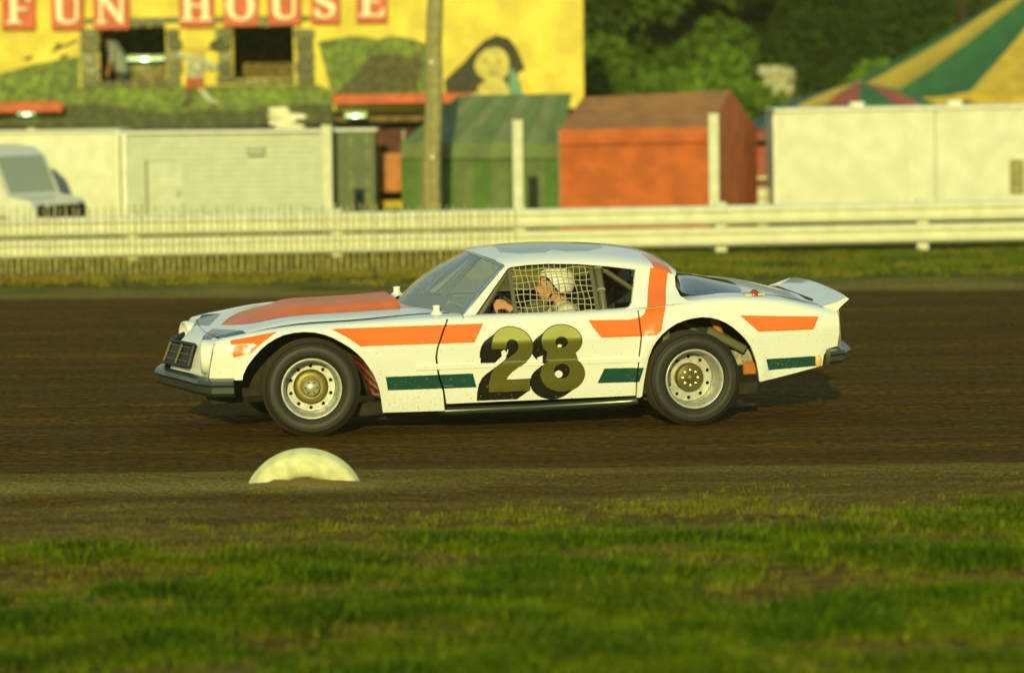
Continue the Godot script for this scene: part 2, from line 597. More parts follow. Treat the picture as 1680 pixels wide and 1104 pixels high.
func make_grass() -> void:
	var xs: Array[Transform3D] = []
	var cs := PackedColorArray()
	var green := Color(0.115, 0.165, 0.004)
	var lush := Color(0.045, 0.10, 0.003)
	var dry := Color(0.25, 0.20, 0.025)
	for i in 92000:
		var z := rng.randf_range(-22.9, -13.6)
		var x := rng.randf_range(-4.6, 4.6)
		var g := grass_share(x, z)
		if rng.randf() > g * 1.15 + 0.003:
			continue
		var n := noise.get_noise_2d(x * 0.9 + 70.0, z * 1.3)
		var c := mixc(green, lush, 0.5 + 2.2 * n + 1.2 * noise.get_noise_2d(x * 3.0, z * 3.5 + 90.0))
		c = mixc(c, dry, 0.5 * smoothstep(0.9, 0.25, g) + (0.3 if rng.randf() < 0.12 else 0.0) + 0.28 * noise.get_noise_2d(x * 0.4, z * 0.8 + 30.0))
		var kv := rng.randf_range(0.6, 1.35)
		c = Color(c.r * kv, c.g * kv, c.b)
		var s := rng.randf_range(0.5, 1.35) * lerpf(0.35, 1.0, g) * (0.8 + 0.6 * clampf(0.5 + n, 0.0, 1.0))
		xs.append(Transform3D(Basis(Vector3.UP, rng.randf() * TAU).scaled(Vector3(s, s * rng.randf_range(0.8, 1.2), s)), Vector3(x, ground_y(x, z) - 0.004, z)))
		cs.append(c)
	scatter("infield_grass", tuft(9, 0.054, 0.0045, 0.06, 3), xs, cs, "short green infield grass with bare brown patches")
	var x2: Array[Transform3D] = []
	var c2 := PackedColorArray()
	for i in 17000:
		var z := rng.randf_range(-55.0, -43.9)
		var x := rng.randf_range(-10.5, 10.5)
		var n := noise.get_noise_2d(x * 0.5, z * 0.7 + 60.0)
		var near := smoothstep(-44.0, -44.9, z + 0.5 * n)
		if rng.randf() > near * (0.6 + n):
			continue
		var c := mixc(Color(0.085, 0.125, 0.010), dry, smoothstep(2.5, -2.0, x) * 0.8 + 1.1 * n + rng.randf() * 0.2)
		var s := rng.randf_range(0.7, 1.35)
		x2.append(Transform3D(Basis(Vector3.UP, rng.randf() * TAU).scaled(Vector3(s, s, s)), Vector3(x, ground_y(x, z) - 0.006, z)))
		c2.append(c)
	scatter("verge_grass", tuft(10, 0.06, 0.008, 0.11, 5), x2, c2, "rough grass growing along the guardrail at the outer track edge")

# ---------------------------------------------------------------- everything beyond the track
func make_background() -> void:
	make_guardrail()
	make_lath_fence()
	make_posts()
	make_fun_house()
	make_trailers()
	make_tents()
	make_small_stands()
	make_trees()

func rail_base(x: float) -> float:
	return 0.0058 * x

func make_guardrail() -> void:
	var zr := -50.64
	var t := thing("guardrail", "white double steel guardrail with ribbed beams along the outer track edge", "guardrail", Vector3(0, 0, zr))
	# ribbed section (height, depth)
	var sec := [[-0.135, 0.0], [-0.12, 0.03], [-0.085, 0.075], [-0.055, 0.075], [-0.015, 0.012], [0.015, 0.012], [0.055, 0.075], [0.085, 0.075], [0.12, 0.03], [0.135, 0.0]]
	var x := -12.2
	var k := 0
	while x < 12.0:
		var x1 := x + 3.81
		for lv in [0.552, 0.249]:
			var st := ST()
			var lap := 0.006 * (k % 2)
			for i in sec.size() - 1:
				var a: Array = sec[i]
				var b: Array = sec[i + 1]
				var y0 := rail_base(x) + float(lv)
				var y1 := rail_base(x1) + float(lv)
				for d in [0.0, -0.008]:
					var p := [Vector3(x - 0.12, y0 + a[0], a[1] + d + lap), Vector3(x1 + 0.12, y1 + a[0], a[1] + d + lap), Vector3(x1 + 0.12, y1 + b[0], b[1] + d + lap), Vector3(x - 0.12, y0 + b[0], b[1] + d + lap)]
					if d == 0.0:
						quad(st, p[0], p[1], p[2], p[3])
					else:
						quad(st, p[1], p[0], p[3], p[2])
			obj("beam", st, M.rail, t)
		x = x1
		k += 1
	for px in [-11.2, -8.0, -5.25, -2.41, 0.12, 2.92, 5.72, 8.6, 11.4]:
		box("post", Vector3(px, 0.33 + rail_base(px), -0.09), Vector3(0.16, 0.80, 0.16), M.post, t, 0.012)

func make_lath_fence() -> void:
	var t := thing("lath_fence", "weathered wooden lath fence wired together in front of the guardrail", "fence", Vector3(0, 0, -46.4))
	var meshes: Array[ArrayMesh] = []
	for k in 4:
		var st := ST()
		bx(st, at(0, 0.48 + 0.008 * k, 0), Vector3(0.015 + 0.0015 * k, 0.95 + 0.016 * k, 0.012), 0.003)
		meshes.append(done(st))
	var x := -8.4
	var k := 0
	while x < 0.1:
		var o := put("picket", meshes[rng.randi() % 4], M.lath if rng.randf() < 0.7 else M.lath2, t)
		o.position = Vector3(x + rng.randf_range(-0.008, 0.008), lerpf(-0.01, -0.10, (x + 8.4) / 8.6) + rng.randf_range(-0.012, 0.012), rng.randf_range(-0.008, 0.008))
		o.rotation.z = rng.randf_range(-0.02, 0.02)
		x += 0.079
		k += 1
	for y in [0.14, 0.45, 0.76]:
		for s in [-0.012, 0.012]:
			var st := ST()
			tube(st, [Vector3(-8.4, y + 0.0, s), Vector3(-4.2, y - 0.04, s), Vector3(0.1, y - 0.085, s)], 0.003, 5)
			obj("wire", st, M.wire, t)
	for px in [-8.3]:
		box("stake", Vector3(px, 0.44, -0.05), Vector3(0.05, 1.05, 0.05), M.lath2, t, 0.006)

func make_posts() -> void:
	var names := ["square white post beside the corrugated trailer's corner trim", "square white post in front of the green tent wall", "square white post in front of the orange tent's corner"]
	var i := 0
	for p in [[-2.60, 1.85], [0.115, 1.89], [2.90, 1.945]]:
		var t := thing("fence_post", names[i], "post", Vector3(p[0], 0, -52.0), 0.0, "white posts behind the guardrail")
		box("shaft", Vector3(0, p[1] / 2.0, 0), Vector3(0.15, p[1], 0.15), M.post, t, 0.015)
		var st := ST()
		bx(st, at(0, p[1] + 0.008, 0), Vector3(0.165, 0.018, 0.165), 0.005)
		obj("cap", st, M.post, t)
		i += 1
	var u := thing("utility_pole", "tall round wooden utility pole in front of the green tent", "pole", Vector3(-1.19, 0, -54.0))
	var st := ST()
	var pts := []
	for k in 13:
		pts.append(Vector3(0.012 * sin(k * 1.3) + 0.012 * k, k * 0.375 - 0.1, 0))
	tube(st, pts, 0.142, 18, 0.118)
	obj("shaft", st, M.pole, u)
	var s2 := ST()
	tube(s2, [Vector3(0.02, 0, 0.152), Vector3(0.03, 2.0, 0.149), Vector3(0.10, 4.3, 0.13)], 0.008, 6)
	obj("ground_wire", s2, M.wire, u)
	for y in [1.35, 2.75]:
		var s3 := ST()
		bx(s3, at(0.05, y, 0.143), Vector3(0.05, 0.07, 0.012), 0.004)
		obj("tag_plate", s3, M.alu, u)

func lamp_tube(t: Node3D, c: Vector3, l: float, e: float) -> void:
	var o := Node3D.new()
	o.name = "fluorescent_lamp"
	t.add_child(o, true)
	o.position = c
	var st := ST()
	tube(st, [Vector3(-l / 2, 0, 0), Vector3(l / 2, 0, 0)], 0.022, 10)
	put("tube", done(st), M.tube_light, o)
	box("fitting", Vector3(0, 0.05, -0.01), Vector3(l + 0.06, 0.05, 0.06), M.mural_white, o, 0.008)
	var li := OmniLight3D.new()
	li.name = "lamp_light"
	li.light_color = Color(0.75, 1.0, 0.75)
	li.light_energy = e
	li.light_size = 0.02
	li.omni_range = 8.0
	li.omni_attenuation = 2.0
	li.shadow_enabled = true
	o.add_child(li)
	li.position = Vector3(0, -0.04, 0.03)

func make_fun_house() -> void:
	var Z := -66.0
	var t := thing("fun_house", "yellow fairground building with a painted mural and red boards of white capital letters", "building", Vector3(0, 0, Z))
	# wall panels round the two window openings, front face at z = 0
	for r in [[-11.6, -7.37, 1.95, 5.4], [-6.17, -4.96, 1.95, 5.4], [-3.87, -1.2, 1.95, 5.4], [-1.2, 1.35, 1.95, 5.4], [-7.37, -6.17, 1.95, 2.53], [-7.37, -6.17, 3.49, 5.4], [-4.96, -3.87, 1.95, 2.55], [-4.96, -3.87, 3.47, 5.4]]:
		box("wall_panel", Vector3((r[0] + r[1]) / 2, (r[2] + r[3]) / 2, -0.06), Vector3(r[1] - r[0], r[3] - r[2], 0.12), M.yellow, t)
	# the building behind the front
	box("side_wall", Vector3(1.29, 2.7, -1.96), Vector3(0.10, 5.4, 3.66), M.yellow, t)
	box("side_wall", Vector3(-11.54, 2.7, -1.96), Vector3(0.10, 5.4, 3.66), M.yellow, t)
	box("back_wall", Vector3(-5.1, 2.7, -3.9), Vector3(12.6, 5.4, 0.10), M.room, t)
	box("roof", Vector3(-5.1, 5.46, -1.96), Vector3(13.1, 0.1, 4.2), M.stone3, t)
	box("floor", Vector3(-5.1, 1.80, -2.0), Vector3(12.5, 0.10, 3.6), M.counter, t)
	box("partition", Vector3(-5.55, 3.0, -2.0), Vector3(0.08, 2.2, 3.3), M.room, t)
	box("partition", Vector3(-3.3, 3.0, -2.0), Vector3(0.08, 2.2, 3.3), M.room, t)
	box("partition", Vector3(-8.2, 3.0, -2.0), Vector3(0.08, 2.2, 3.3), M.room, t)
	box("ceiling", Vector3(-5.75, 4.12, -2.0), Vector3(4.9, 0.06, 3.5), M.room, t)
	# porch below: dark back and counters
	box("porch_wall", Vector3(-5.1, 0.9, -1.5), Vector3(12.5, 1.8, 0.08), M.room, t)
	box("porch_wall", Vector3(-1.85, 0.87, -0.9), Vector3(1.3, 1.72, 0.10), M.maroon, t, 0.01)
	box("porch_wall", Vector3(-8.75, 0.87, -0.9), Vector3(1.7, 1.72, 0.10), M.maroon, t, 0.01)
	for x in [-11.4, -7.75, -3.3, 1.2]:
		box("porch_post", Vector3(x, 0.85, -0.3), Vector3(0.12, 1.74, 0.12), M.mural_dark, t, 0.01)
	# stones round the windows
	var smat := [M.stone, M.stone2, M.stone3]
	for col in [[-7.55, 0.33, 2.44, 3.46], [-6.02, 0.26, 2.44, 3.46], [-5.12, 0.28, 2.46, 3.40], [-3.66, 0.36, 2.44, 3.42]]:
		var y: float = col[2]
		while y < col[3]:
			var h := rng.randf_range(0.17, 0.23)
			var w: float = col[1] * rng.randf_range(0.86, 1.08)
			box("stone_block", Vector3(col[0] + rng.randf_range(-0.015, 0.015), y + h / 2, 0.045 + rng.randf_range(0, 0.015)), Vector3(w, h - 0.022, 0.07), smat[rng.randi() % 3], t, 0.018)
			y += h
	for w in [[-7.40, -6.14, 2.49], [-4.98, -3.84, 2.50], [-7.40, -6.14, 3.545], [-4.98, -3.84, 3.53]]:
		var x: float = w[0]
		while x < w[1] - 0.1:
			var l := minf(rng.randf_range(0.24, 0.36), w[1] - x)
			box("stone_block", Vector3(x + l / 2, w[2], 0.042 + rng.randf_range(0, 0.012)), Vector3(l - 0.02, 0.085, 0.065), smat[rng.randi() % 3], t, 0.014)
			x += l
	# mural: painted plywood cut-outs
	cut("painted_hill", [[-11.4, 2.64], [-9.9, 2.62], [-9.15, 2.70], [-8.49, 2.87], [-7.74, 2.99], [-7.74, 1.90], [-11.4, 1.94]], 0.002, 0.018, M.mural_green, t)
	cut("painted_meadow", [[-7.735, 2.435], [-6.6, 2.43], [-3.45, 2.43], [-3.18, 2.30], [-3.185, 1.93], [-4.3, 1.90], [-5.4, 1.86], [-6.6, 1.92], [-7.735, 1.93]], 0.002, 0.022, M.mural_green, t)
	cut("painted_hill", [[-3.44, 3.20], [-3.17, 3.24], [-2.86, 3.29], [-2.56, 3.27], [-2.33, 3.22], [-2.13, 3.29], [-1.85, 3.25], [-1.58, 3.18], [-1.36, 3.04], [-1.25, 2.28], [-1.48, 2.19], [-3.175, 2.21]], 0.002, 0.018, M.mural_green, t)
	cut("painted_cave", [[-3.16, 2.25], [-2.85, 2.52], [-2.68, 2.71], [-2.51, 2.93], [-2.29, 2.98], [-2.02, 2.96], [-1.75, 2.88], [-1.56, 2.96], [-1.56, 2.72], [-1.66, 2.28]], 0.018, 0.034, M.mural_cave, t)
	cut("painted_cave", [[-2.49, 2.29], [-2.50, 2.57], [-2.41, 2.67], [-2.22, 2.69], [-2.08, 2.59], [-2.05, 2.29]], 0.034, 0.046, M.mural_dark, t)
	cut("painted_shrubs", [[-9.16, 1.96], [-8.6, 2.02], [-7.84, 2.12], [-7.41, 2.15], [-6.97, 2.06], [-6.5, 2.0], [-6.04, 1.94], [-5.43, 2.02], [-4.78, 1.97], [-4.4, 2.06], [-4.01, 2.04], [-3.6, 2.10], [-3.17, 2.05], [-3.17, 1.72], [-4.5, 1.70], [-6.0, 1.66], [-9.16, 1.74]], 0.022, 0.045, M.mural_dark, t)
	for g in [[-9.9, 2.35, 1.4, 0.16], [-8.7, 2.55, 0.9, 0.10], [-6.7, 2.28, 1.2, 0.10], [-4.5, 2.25, 1.3, 0.09], [-2.75, 3.02, 0.5, 0.10], [-2.0, 3.13, 0.5, 0.07]]:
		var a := []
		for k in 16:
			var q := TAU * k / 16.0
			a.append([g[0] + cos(q) * g[2] * 0.5 * (1.0 + 0.2 * sin(3.0 * q + g[0])), g[1] + sin(q) * g[3] * (1.0 + 0.35 * sin(5.0 * q + g[1]))])
		cut("painted_grass", a, 0.0225 if g[0] > -7.7 and g[0] < -3.3 else 0.0185, 0.028, mat([0.20, 0.30, 0.03], 0.7, 0.0, "patchy", 0.9), t)
	# painted woman with black hair
	cut("painted_hair", [[-1.15, 2.25], [-1.16, 2.47], [-0.93, 2.69], [-0.80, 2.80], [-0.65, 2.98], [-0.43, 3.19], [-0.21, 3.28], [0.01, 3.22], [0.15, 3.03], [0.24, 2.81], [0.30, 2.65], [0.19, 2.61], [0.08, 2.42], [0.05, 2.24]], 0.002, 0.02, M.mural_hair, t)
	cut("painted_neck", [[-0.55, 2.38], [-0.38, 2.48], [-0.11, 2.48], [-0.01, 2.35], [0.03, 2.05], [-0.61, 2.05]], 0.020, 0.03, M.mural_skin, t)
	cut("painted_face", [[-0.62, 2.71], [-0.60, 2.82], [-0.54, 2.93], [-0.41, 3.03], [-0.21, 3.06], [-0.08, 3.0], [0.0, 2.88], [0.02, 2.75], [-0.02, 2.57], [-0.10, 2.49], [-0.20, 2.44], [-0.33, 2.44], [-0.46, 2.50], [-0.56, 2.58]], 0.030, 0.042, M.mural_skin, t)
	for e in [[-0.42, 2.80, 0.06, 0.022], [-0.17, 2.81, 0.06, 0.022], [-0.29, 2.58, 0.09, 0.02]]:
		cut("painted_feature", [[e[0] - e[2], e[1]], [e[0], e[1] - e[3]], [e[0] + e[2], e[1]], [e[0], e[1] + e[3]]], 0.042, 0.046, M.mural_cave, t)
	cut("painted_scarf", [[0.02, 2.70], [0.12, 2.61], [0.23, 2.37], [0.27, 2.05], [0.04, 2.05], [0.0, 2.37]], 0.030, 0.040, M.mural_teal, t)
	cut("painted_blouse", [[0.20, 2.60], [0.36, 2.42], [0.51, 2.05], [0.285, 2.05], [0.25, 2.37]], 0.002, 0.015, mat([0.8, 0.5, 0.04], 0.7), t)
	# birds and a broom painted on the yellow
	for b in [[-8.12, 3.19, 0.09], [-8.66, 2.96, 0.10], [-8.02, 2.99, 0.11]]:
		cut("painted_bird", [[b[0] - b[2], b[1] + 0.02], [b[0] - b[2] * 0.3, b[1] - 0.05], [b[0] + b[2] * 0.4, b[1] - 0.03], [b[0] + b[2], b[1] + 0.04], [b[0] + b[2] * 0.2, b[1] + 0.05], [b[0] - b[2] * 0.2, b[1] + 0.01]], 0.002, 0.008, M.mural_dark, t)
	var sb := ST()
	prism(sb, V2([[-8.22, 3.05], [-7.74, 3.26], [-7.74, 3.31], [-8.24, 3.10]]), 0.002, 0.01)
	obj("painted_broom", sb, M.mural_cave, t)
	# plywood figure between the windows
	var f := Node3D.new()
	f.name = "plywood_figure"
	t.add_child(f)
	f.set_meta("label", "flat painted figure with yellow hat, pale shirt and red shorts")
	f.position.z = 0.085
	cut("hat", [[-5.86, 3.12], [-5.70, 3.14], [-5.68, 3.28], [-5.58, 3.31], [-5.47, 3.24], [-5.46, 3.12], [-5.38, 3.08], [-5.62, 3.04]], 0.0, 0.02, mat([0.62, 0.48, 0.06], 0.7), f)
	cut("head", [[-5.70, 3.12], [-5.50, 3.12], [-5.48, 2.99], [-5.58, 2.92], [-5.68, 2.97]], 0.005, 0.03, mat([0.5, 0.34, 0.10], 0.7), f)
	cut("shirt", [[-5.98, 3.02], [-5.92, 3.06], [-5.72, 2.96], [-5.45, 2.95], [-5.30, 2.80], [-5.22, 2.84], [-5.25, 2.72], [-5.38, 2.70], [-5.47, 2.76], [-5.50, 2.58], [-5.80, 2.58], [-5.78, 2.86]], 0.002, 0.024, M.mural_white, f)
	cut("shorts", [[-5.80, 2.578], [-5.50, 2.578], [-5.50, 2.40], [-5.60, 2.38], [-5.64, 2.48], [-5.70, 2.36], [-5.83, 2.38]], 0.002, 0.024, mat([0.35, 0.07, 0.02], 0.7), f)
	cut("legs", [[-5.82, 2.375], [-5.72, 2.375], [-5.72, 2.15], [-5.86, 2.06], [-5.92, 2.10], [-5.82, 2.20]], 0.002, 0.024, M.mural_cave, f)
	cut("legs", [[-5.60, 2.375], [-5.50, 2.395], [-5.36, 2.22], [-5.22, 2.16], [-5.24, 2.10], [-5.42, 2.14]], 0.002, 0.024, M.mural_white, f)
	cut("bundle", [[-5.36, 3.22], [-5.18, 3.30], [-5.06, 3.12], [-5.16, 3.02], [-5.40, 3.10]], 0.002, 0.02, M.mural_dark, f)
	# letter boards
	var font := SystemFont.new()
	font.font_names = PackedStringArray(["Droid Serif"])
	font.font_weight = 700
	var L := [["F", -8.80, 0.60, 3.475], ["U", -7.92, 0.58, 3.465], ["N", -7.13, 0.64, 3.455], ["H", -5.60, 0.62, 3.485], ["O", -4.80, 0.62, 3.485], ["U", -4.02, 0.60, 3.495], ["S", -3.28, 0.52, 3.515], ["E", -2.45, 0.56, 3.525]]
	for l in L:
		var b := box("letter_board", Vector3(l[1], l[3] + 0.36, 0.11), Vector3(l[2], 0.72, 0.05), M.board_red, t, 0.01)
		var tm := TextMesh.new()
		tm.text = l[0]
		tm.font = font
		tm.font_size = 110
		tm.pixel_size = 0.0068
		tm.depth = 0.03
		tm.horizontal_alignment = HORIZONTAL_ALIGNMENT_CENTER
		tm.vertical_alignment = VERTICAL_ALIGNMENT_CENTER
		var lt := put("letter", tm, M.letter, b)
		lt.position = Vector3(l[1], l[3] + 0.37, 0.15)
		lt.scale = Vector3(1.02, 0.98, 1.0)
	box("eaves_beam", Vector3(-5.6, 3.62, 0.03), Vector3(4.6, 0.10, 0.05), M.stone, t, 0.01)
	# red fascia boards over the porch openings
	box("red_fascia", Vector3(-9.75, 2.085, 0.42), Vector3(3.5, 0.19, 0.08), M.red_trim, t, 0.015)
	box("red_fascia", Vector3(-1.91, 2.155, 0.42), Vector3(2.5, 0.185, 0.08), M.red_trim, t, 0.015)
	box("porch_roof", Vector3(-9.75, 2.06, 0.22), Vector3(3.4, 0.05, 0.40), M.maroon, t)
	box("porch_roof", Vector3(-1.91, 2.12, 0.22), Vector3(2.4, 0.05, 0.40), M.maroon, t)
	# rooms
	box("room_counter", Vector3(-6.70, 2.66, -1.35), Vector3(0.85, 0.34, 0.3), M.counter, t, 0.02)
	box("room_counter", Vector3(-4.38, 2.62, -1.35), Vector3(1.0, 0.44, 0.3), mat([0.20, 0.14, 0.03], 0.8, 0.0, "patchy", 1.0), t, 0.02)
	lamp_tube(t, Vector3(-6.66, 2.93, -1.05), 0.72, 0.10)
	lamp_tube(t, Vector3(-2.76, 1.86, 0.30), 0.36, 0.04)
	lamp_tube(t, Vector3(-8.67, 1.97, 0.30), 0.30, 0.04)
	# the attendant inside
	var p := thing("person", "person in a pale blue shirt bending over inside the fun house window", "person", Vector3(-7.12, 1.85, Z - 0.75))
	var shirt := Color(0.24, 0.27, 0.22)
	var skin := Color(0.30, 0.13, 0.05)
	var jeans := Color(0.05, 0.05, 0.06)
	var C := [
		[Vector3(0.02, 0.10, 0), Vector3(0.03, 0.50, 0.02), 0.055, 0.065, jeans], [Vector3(0.03, 0.50, 0.02), Vector3(0.05, 0.86, 0.0), 0.065, 0.09, jeans],
		[Vector3(0.12, 0.10, -0.12), Vector3(0.12, 0.50, -0.12), 0.055, 0.065, jeans], [Vector3(0.12, 0.50, -0.12), Vector3(0.07, 0.86, -0.08), 0.065, 0.09, jeans],
		[Vector3(0.06, 0.90, -0.03), Vector3(0.0, 1.12, -0.02), 0.125, 0.13, shirt], [Vector3(0.0, 1.12, -0.02), Vector3(-0.08, 1.30, 0.0), 0.13, 0.12, shirt],
		[Vector3(-0.10, 1.36, 0.0), Vector3(-0.17, 1.43, 0.01), 0.05, 0.05, skin], [Vector3(-0.18, 1.46, 0.01), Vector3(-0.20, 1.52, 0.01), 0.085, 0.085, skin],
		[Vector3(-0.07, 1.30, 0.14), Vector3(-0.10, 1.05, 0.18), 0.062, 0.05, shirt], [Vector3(-0.10, 1.05, 0.18), Vector3(-0.17, 0.84, 0.16), 0.042, 0.034, skin], [Vector3(-0.17, 0.84, 0.16), Vector3(-0.19, 0.76, 0.16), 0.036, 0.026, skin],
		[Vector3(-0.09, 1.30, -0.14), Vector3(-0.16, 1.06, -0.2), 0.062, 0.05, shirt], [Vector3(-0.16, 1.06, -0.2), Vector3(-0.26, 0.9, -0.16), 0.042, 0.034, skin],
		[Vector3(0.03, 0.05, 0.0), Vector3(-0.1, 0.04, 0.02), 0.05, 0.04, jeans], [Vector3(0.12, 0.05, -0.12), Vector3(0.0, 0.04, -0.12), 0.05, 0.04, jeans]]
	put("body", figure(C, 0.02, 0.035), M.body, p)
	var hs := ST(true)
	lathe(hs, Transform3D(Basis(Vector3.RIGHT, -PI / 2).rotated(Vector3.BACK, -0.35), Vector3(-0.165, 1.515, 0.01)), [[0.098, -0.03], [0.1, 0.01], [0.085, 0.06], [0.05, 0.09], [0.0, 0.10]], 18)
	obj("hair", hs, M.mural_hair, p)
	# white finger post in front of the porch
	var s := thing("finger_post", "white signpost with four crooked blank pointer boards", "sign", Vector3(-3.65, 0, -60.0))
	box("pole", Vector3(0, 1.0, 0), Vector3(0.10, 2.05, 0.08), M.mural_white, s, 0.01)
	for b in [[-0.12, 2.02, 0.36, 0.10, 0.05], [0.02, 1.93, 0.66, 0.08, -0.06], [-0.06, 1.84, 0.48, 0.08, 0.08], [0.05, 1.76, 0.52, 0.07, -0.03]]:
		var st := ST()
		var h: float = b[3] / 2.0
		var w: float = b[2] / 2.0
		prism(st, V2([[-w, -h], [w - 0.08, -h], [w, 0], [w - 0.08, h], [-w, h], [-w + 0.03, 0]]), 0.045, 0.07, Transform3D(Basis(Vector3.BACK, b[4]), Vector3(b[0], b[1], 0)))
		obj("pointer_board", st, M.letter, s)

# ---------------------------------------------------------------- trailers and van
func wheel_simple(t: Node3D, c: Vector3, r: float, m: Material) -> void:
	var st := ST(true)
	lathe(st, Transform3D(Basis(), c), [[r * 0.55, -0.1], [r, -0.09], [r, 0.07], [r * 0.9, 0.1], [r * 0.55, 0.1], [0.0, 0.07]], 24)
	obj("wheel", st, m, t)

func make_trailers() -> void:
	# plain white box trailer behind the van
	var a := thing("box_trailer", "plain white flat-sided box trailer parked behind the white van", "trailer", Vector3(-7.6, 0, -56.5))
	box("body", Vector3(0, 1.03, -0.9), Vector3(3.12, 1.46, 1.8), M.trailer, a, 0.05)
	box("corner_trim", Vector3(1.545, 1.03, 0.0), Vector3(0.06, 1.44, 0.05), M.trim, a, 0.01)
	box("roof_edge", Vector3(0, 1.765, -0.9), Vector3(3.16, 0.03, 1.84), M.trim, a, 0.008)
	box("chassis", Vector3(0, 0.25, -0.9), Vector3(3.0, 0.1, 1.5), M.under, a)
	wheel_simple(a, Vector3(0.6, 0.26, -0.12), 0.26, M.dark)
	wheel_simple(a, Vector3(-0.1, 0.26, -0.12), 0.26, M.dark)
	box("roof_lamp", Vector3(0.2, 1.80, -0.1), Vector3(0.12, 0.04, 0.08), M.tan, a, 0.01)
	# corrugated trailer
	var c := thing("corrugated_trailer", "silver trailer clad in horizontal corrugated ribs with white corner trim", "trailer", Vector3(-4.36, 0, -56.0))
	box("body", Vector3(0, 0.98, -0.92), Vector3(3.18, 1.46, 1.78), M.alu, c)
	for k in 17:
		var st := ST()
		var y := 0.30 + k * 0.0855
		prism(st, V2([[-0.030, 0.0], [-0.022, 0.014], [0.0, 0.024], [0.022, 0.014], [0.030, 0.0]]), -1.50, 1.50, Transform3D(Basis(Vector3(0, 1, 0), Vector3(0, 0, 1), Vector3(1, 0, 0)), Vector3(0, y, -0.03)))
		obj("rib", st, M.alu, c)
	box("corner_trim", Vector3(-1.545, 0.99, -0.02), Vector3(0.09, 1.5, 0.10), M.trim, c, 0.015)
	box("corner_trim", Vector3(1.56, 0.99, -0.02), Vector3(0.14, 1.5, 0.10), M.trim, c, 0.015)
	box("roof_edge", Vector3(0, 1.73, -0.90), Vector3(3.3, 0.04, 1.9), M.trim, c, 0.01)
	box("bottom_rail", Vector3(0, 0.235, -0.02), Vector3(3.0, 0.05, 0.08), M.trim, c, 0.01)
	var v := box("vent", Vector3(0.48, 1.43, 0.01), Vector3(0.27, 0.13, 0.05), M.seam, c, 0.01)
	for k in 3:
		box("louvre", Vector3(0.48, 1.395 + 0.035 * k, 0.04), Vector3(0.23, 0.012, 0.02), M.alu, v)
	var d := box("door", Vector3(-0.92, 0.80, -0.035), Vector3(0.55, 0.98, 0.03), M.alu, c, 0.01)
	box("handle", Vector3(-0.72, 0.80, 0.012), Vector3(0.03, 0.10, 0.03), M.seam, d, 0.006)
	box("door_frame", Vector3(-1.21, 0.80, 0.004), Vector3(0.03, 1.02, 0.04), M.seam, c, 0.005)
	box("chassis", Vector3(0, 0.16, -0.9), Vector3(2.9, 0.10, 1.5), M.under, c)
	wheel_simple(c, Vector3(-0.3, 0.25, -0.1), 0.25, M.dark)
	wheel_simple(c, Vector3(0.25, 0.25, -0.1), 0.25, M.dark)
	# slatted booth
	var b := thing("slatted_booth", "narrow dark green booth of vertical slats beside the corrugated trailer", "booth", Vector3(-2.37, 0, -56.4))
	box("core", Vector3(0, 0.86, -0.5), Vector3(0.58, 1.70, 0.9), M.alu_dark, b)
	for k in 7:
		var m: Material = M.alu_dark if k in [0, 1, 3, 4, 6] else M.stone
		box("slat", Vector3(-0.255 + 0.085 * k, 0.86, -0.03), Vector3(0.068, 1.70, 0.03), m, b, 0.008)
	box("roof_edge", Vector3(0, 1.73, -0.47), Vector3(0.66, 0.04, 1.0), M.trim, b, 0.01)
	# long white trailer
	var w := thing("long_trailer", "long cream white box trailer with a single vertical seam beside the orange tent", "trailer", Vector3(6.75, 0, -58.0))
	w.rotation.z = 0.006
	box("body", Vector3(-1.26, 1.09, -1.0), Vector3(2.535, 1.66, 2.0), M.trailer2, w, 0.012)
	box("body", Vector3(1.46, 1.09, -1.0), Vector3(2.89, 1.66, 2.0), M.trailer2, w, 0.012)
	box("vertical_seam", Vector3(0.01, 1.02, -0.05), Vector3(0.035, 1.4, 0.04), M.seam, w)
	box("drain_strip", Vector3(-0.455, 1.02, 0.006), Vector3(0.045, 1.15, 0.02), M.alu, w, 0.004)
	box("roof_edge", Vector3(0.2, 1.95, -1.0), Vector3(5.5, 0.06, 2.1), M.trim, w, 0.015)
	box("corner_trim", Vector3(-2.53, 1.08, -0.01), Vector3(0.07, 1.64, 0.07), M.trim, w, 0.012)
	box("bottom_rail", Vector3(0.2, 0.245, -0.05), Vector3(5.2, 0.06, 0.1), M.alu, w, 0.01)
	box("chassis", Vector3(0.6, 0.17, -1.0), Vector3(4.4, 0.1, 1.7), M.under, w)
	var ht := box("hatch", Vector3(1.30, 0.83, 0.01), Vector3(0.22, 0.55, 0.03), M.pole, w, 0.02)
	box("latch", Vector3(1.22, 0.83, 0.03), Vector3(0.03, 0.08, 0.02), M.seam, ht, 0.005)
	for x in [-1.2, -0.75]:
		wheel_simple(w, Vector3(x, 0.26, -0.15), 0.26, M.dark)
	for x in [-1.2, 0.35, 1.9]:
		box("roof_vent", Vector3(x, 2.02, -0.3), Vector3(0.24, 0.09, 0.24), M.trim, w, 0.03)
	# van seen from its front corner
	var n := thing("van", "white van with a raked pale windscreen standing behind the lath fence", "van", Vector3(-7.55, 0, -54.3), -0.42)
	var prof := V2([[-2.4, 0.30], [1.0, 0.30], [1.02, 0.62], [0.94, 0.80], [0.55, 0.86], [0.30, 1.42], [0.12, 1.56], [-0.2, 1.60], [-2.35, 1.60], [-2.42, 1.45]])
	var st := ST()
	prism(st, prof, -0.75, 0.75)
	obj("body", st, M.van, n)
	var ws := ST()
	prism(ws, V2([[0.515, 0.90], [0.54, 0.90], [0.31, 1.44], [0.285, 1.44]]), -0.64, 0.64)
	obj("windscreen", ws, M.van_screen, n)
	var sw := ST()
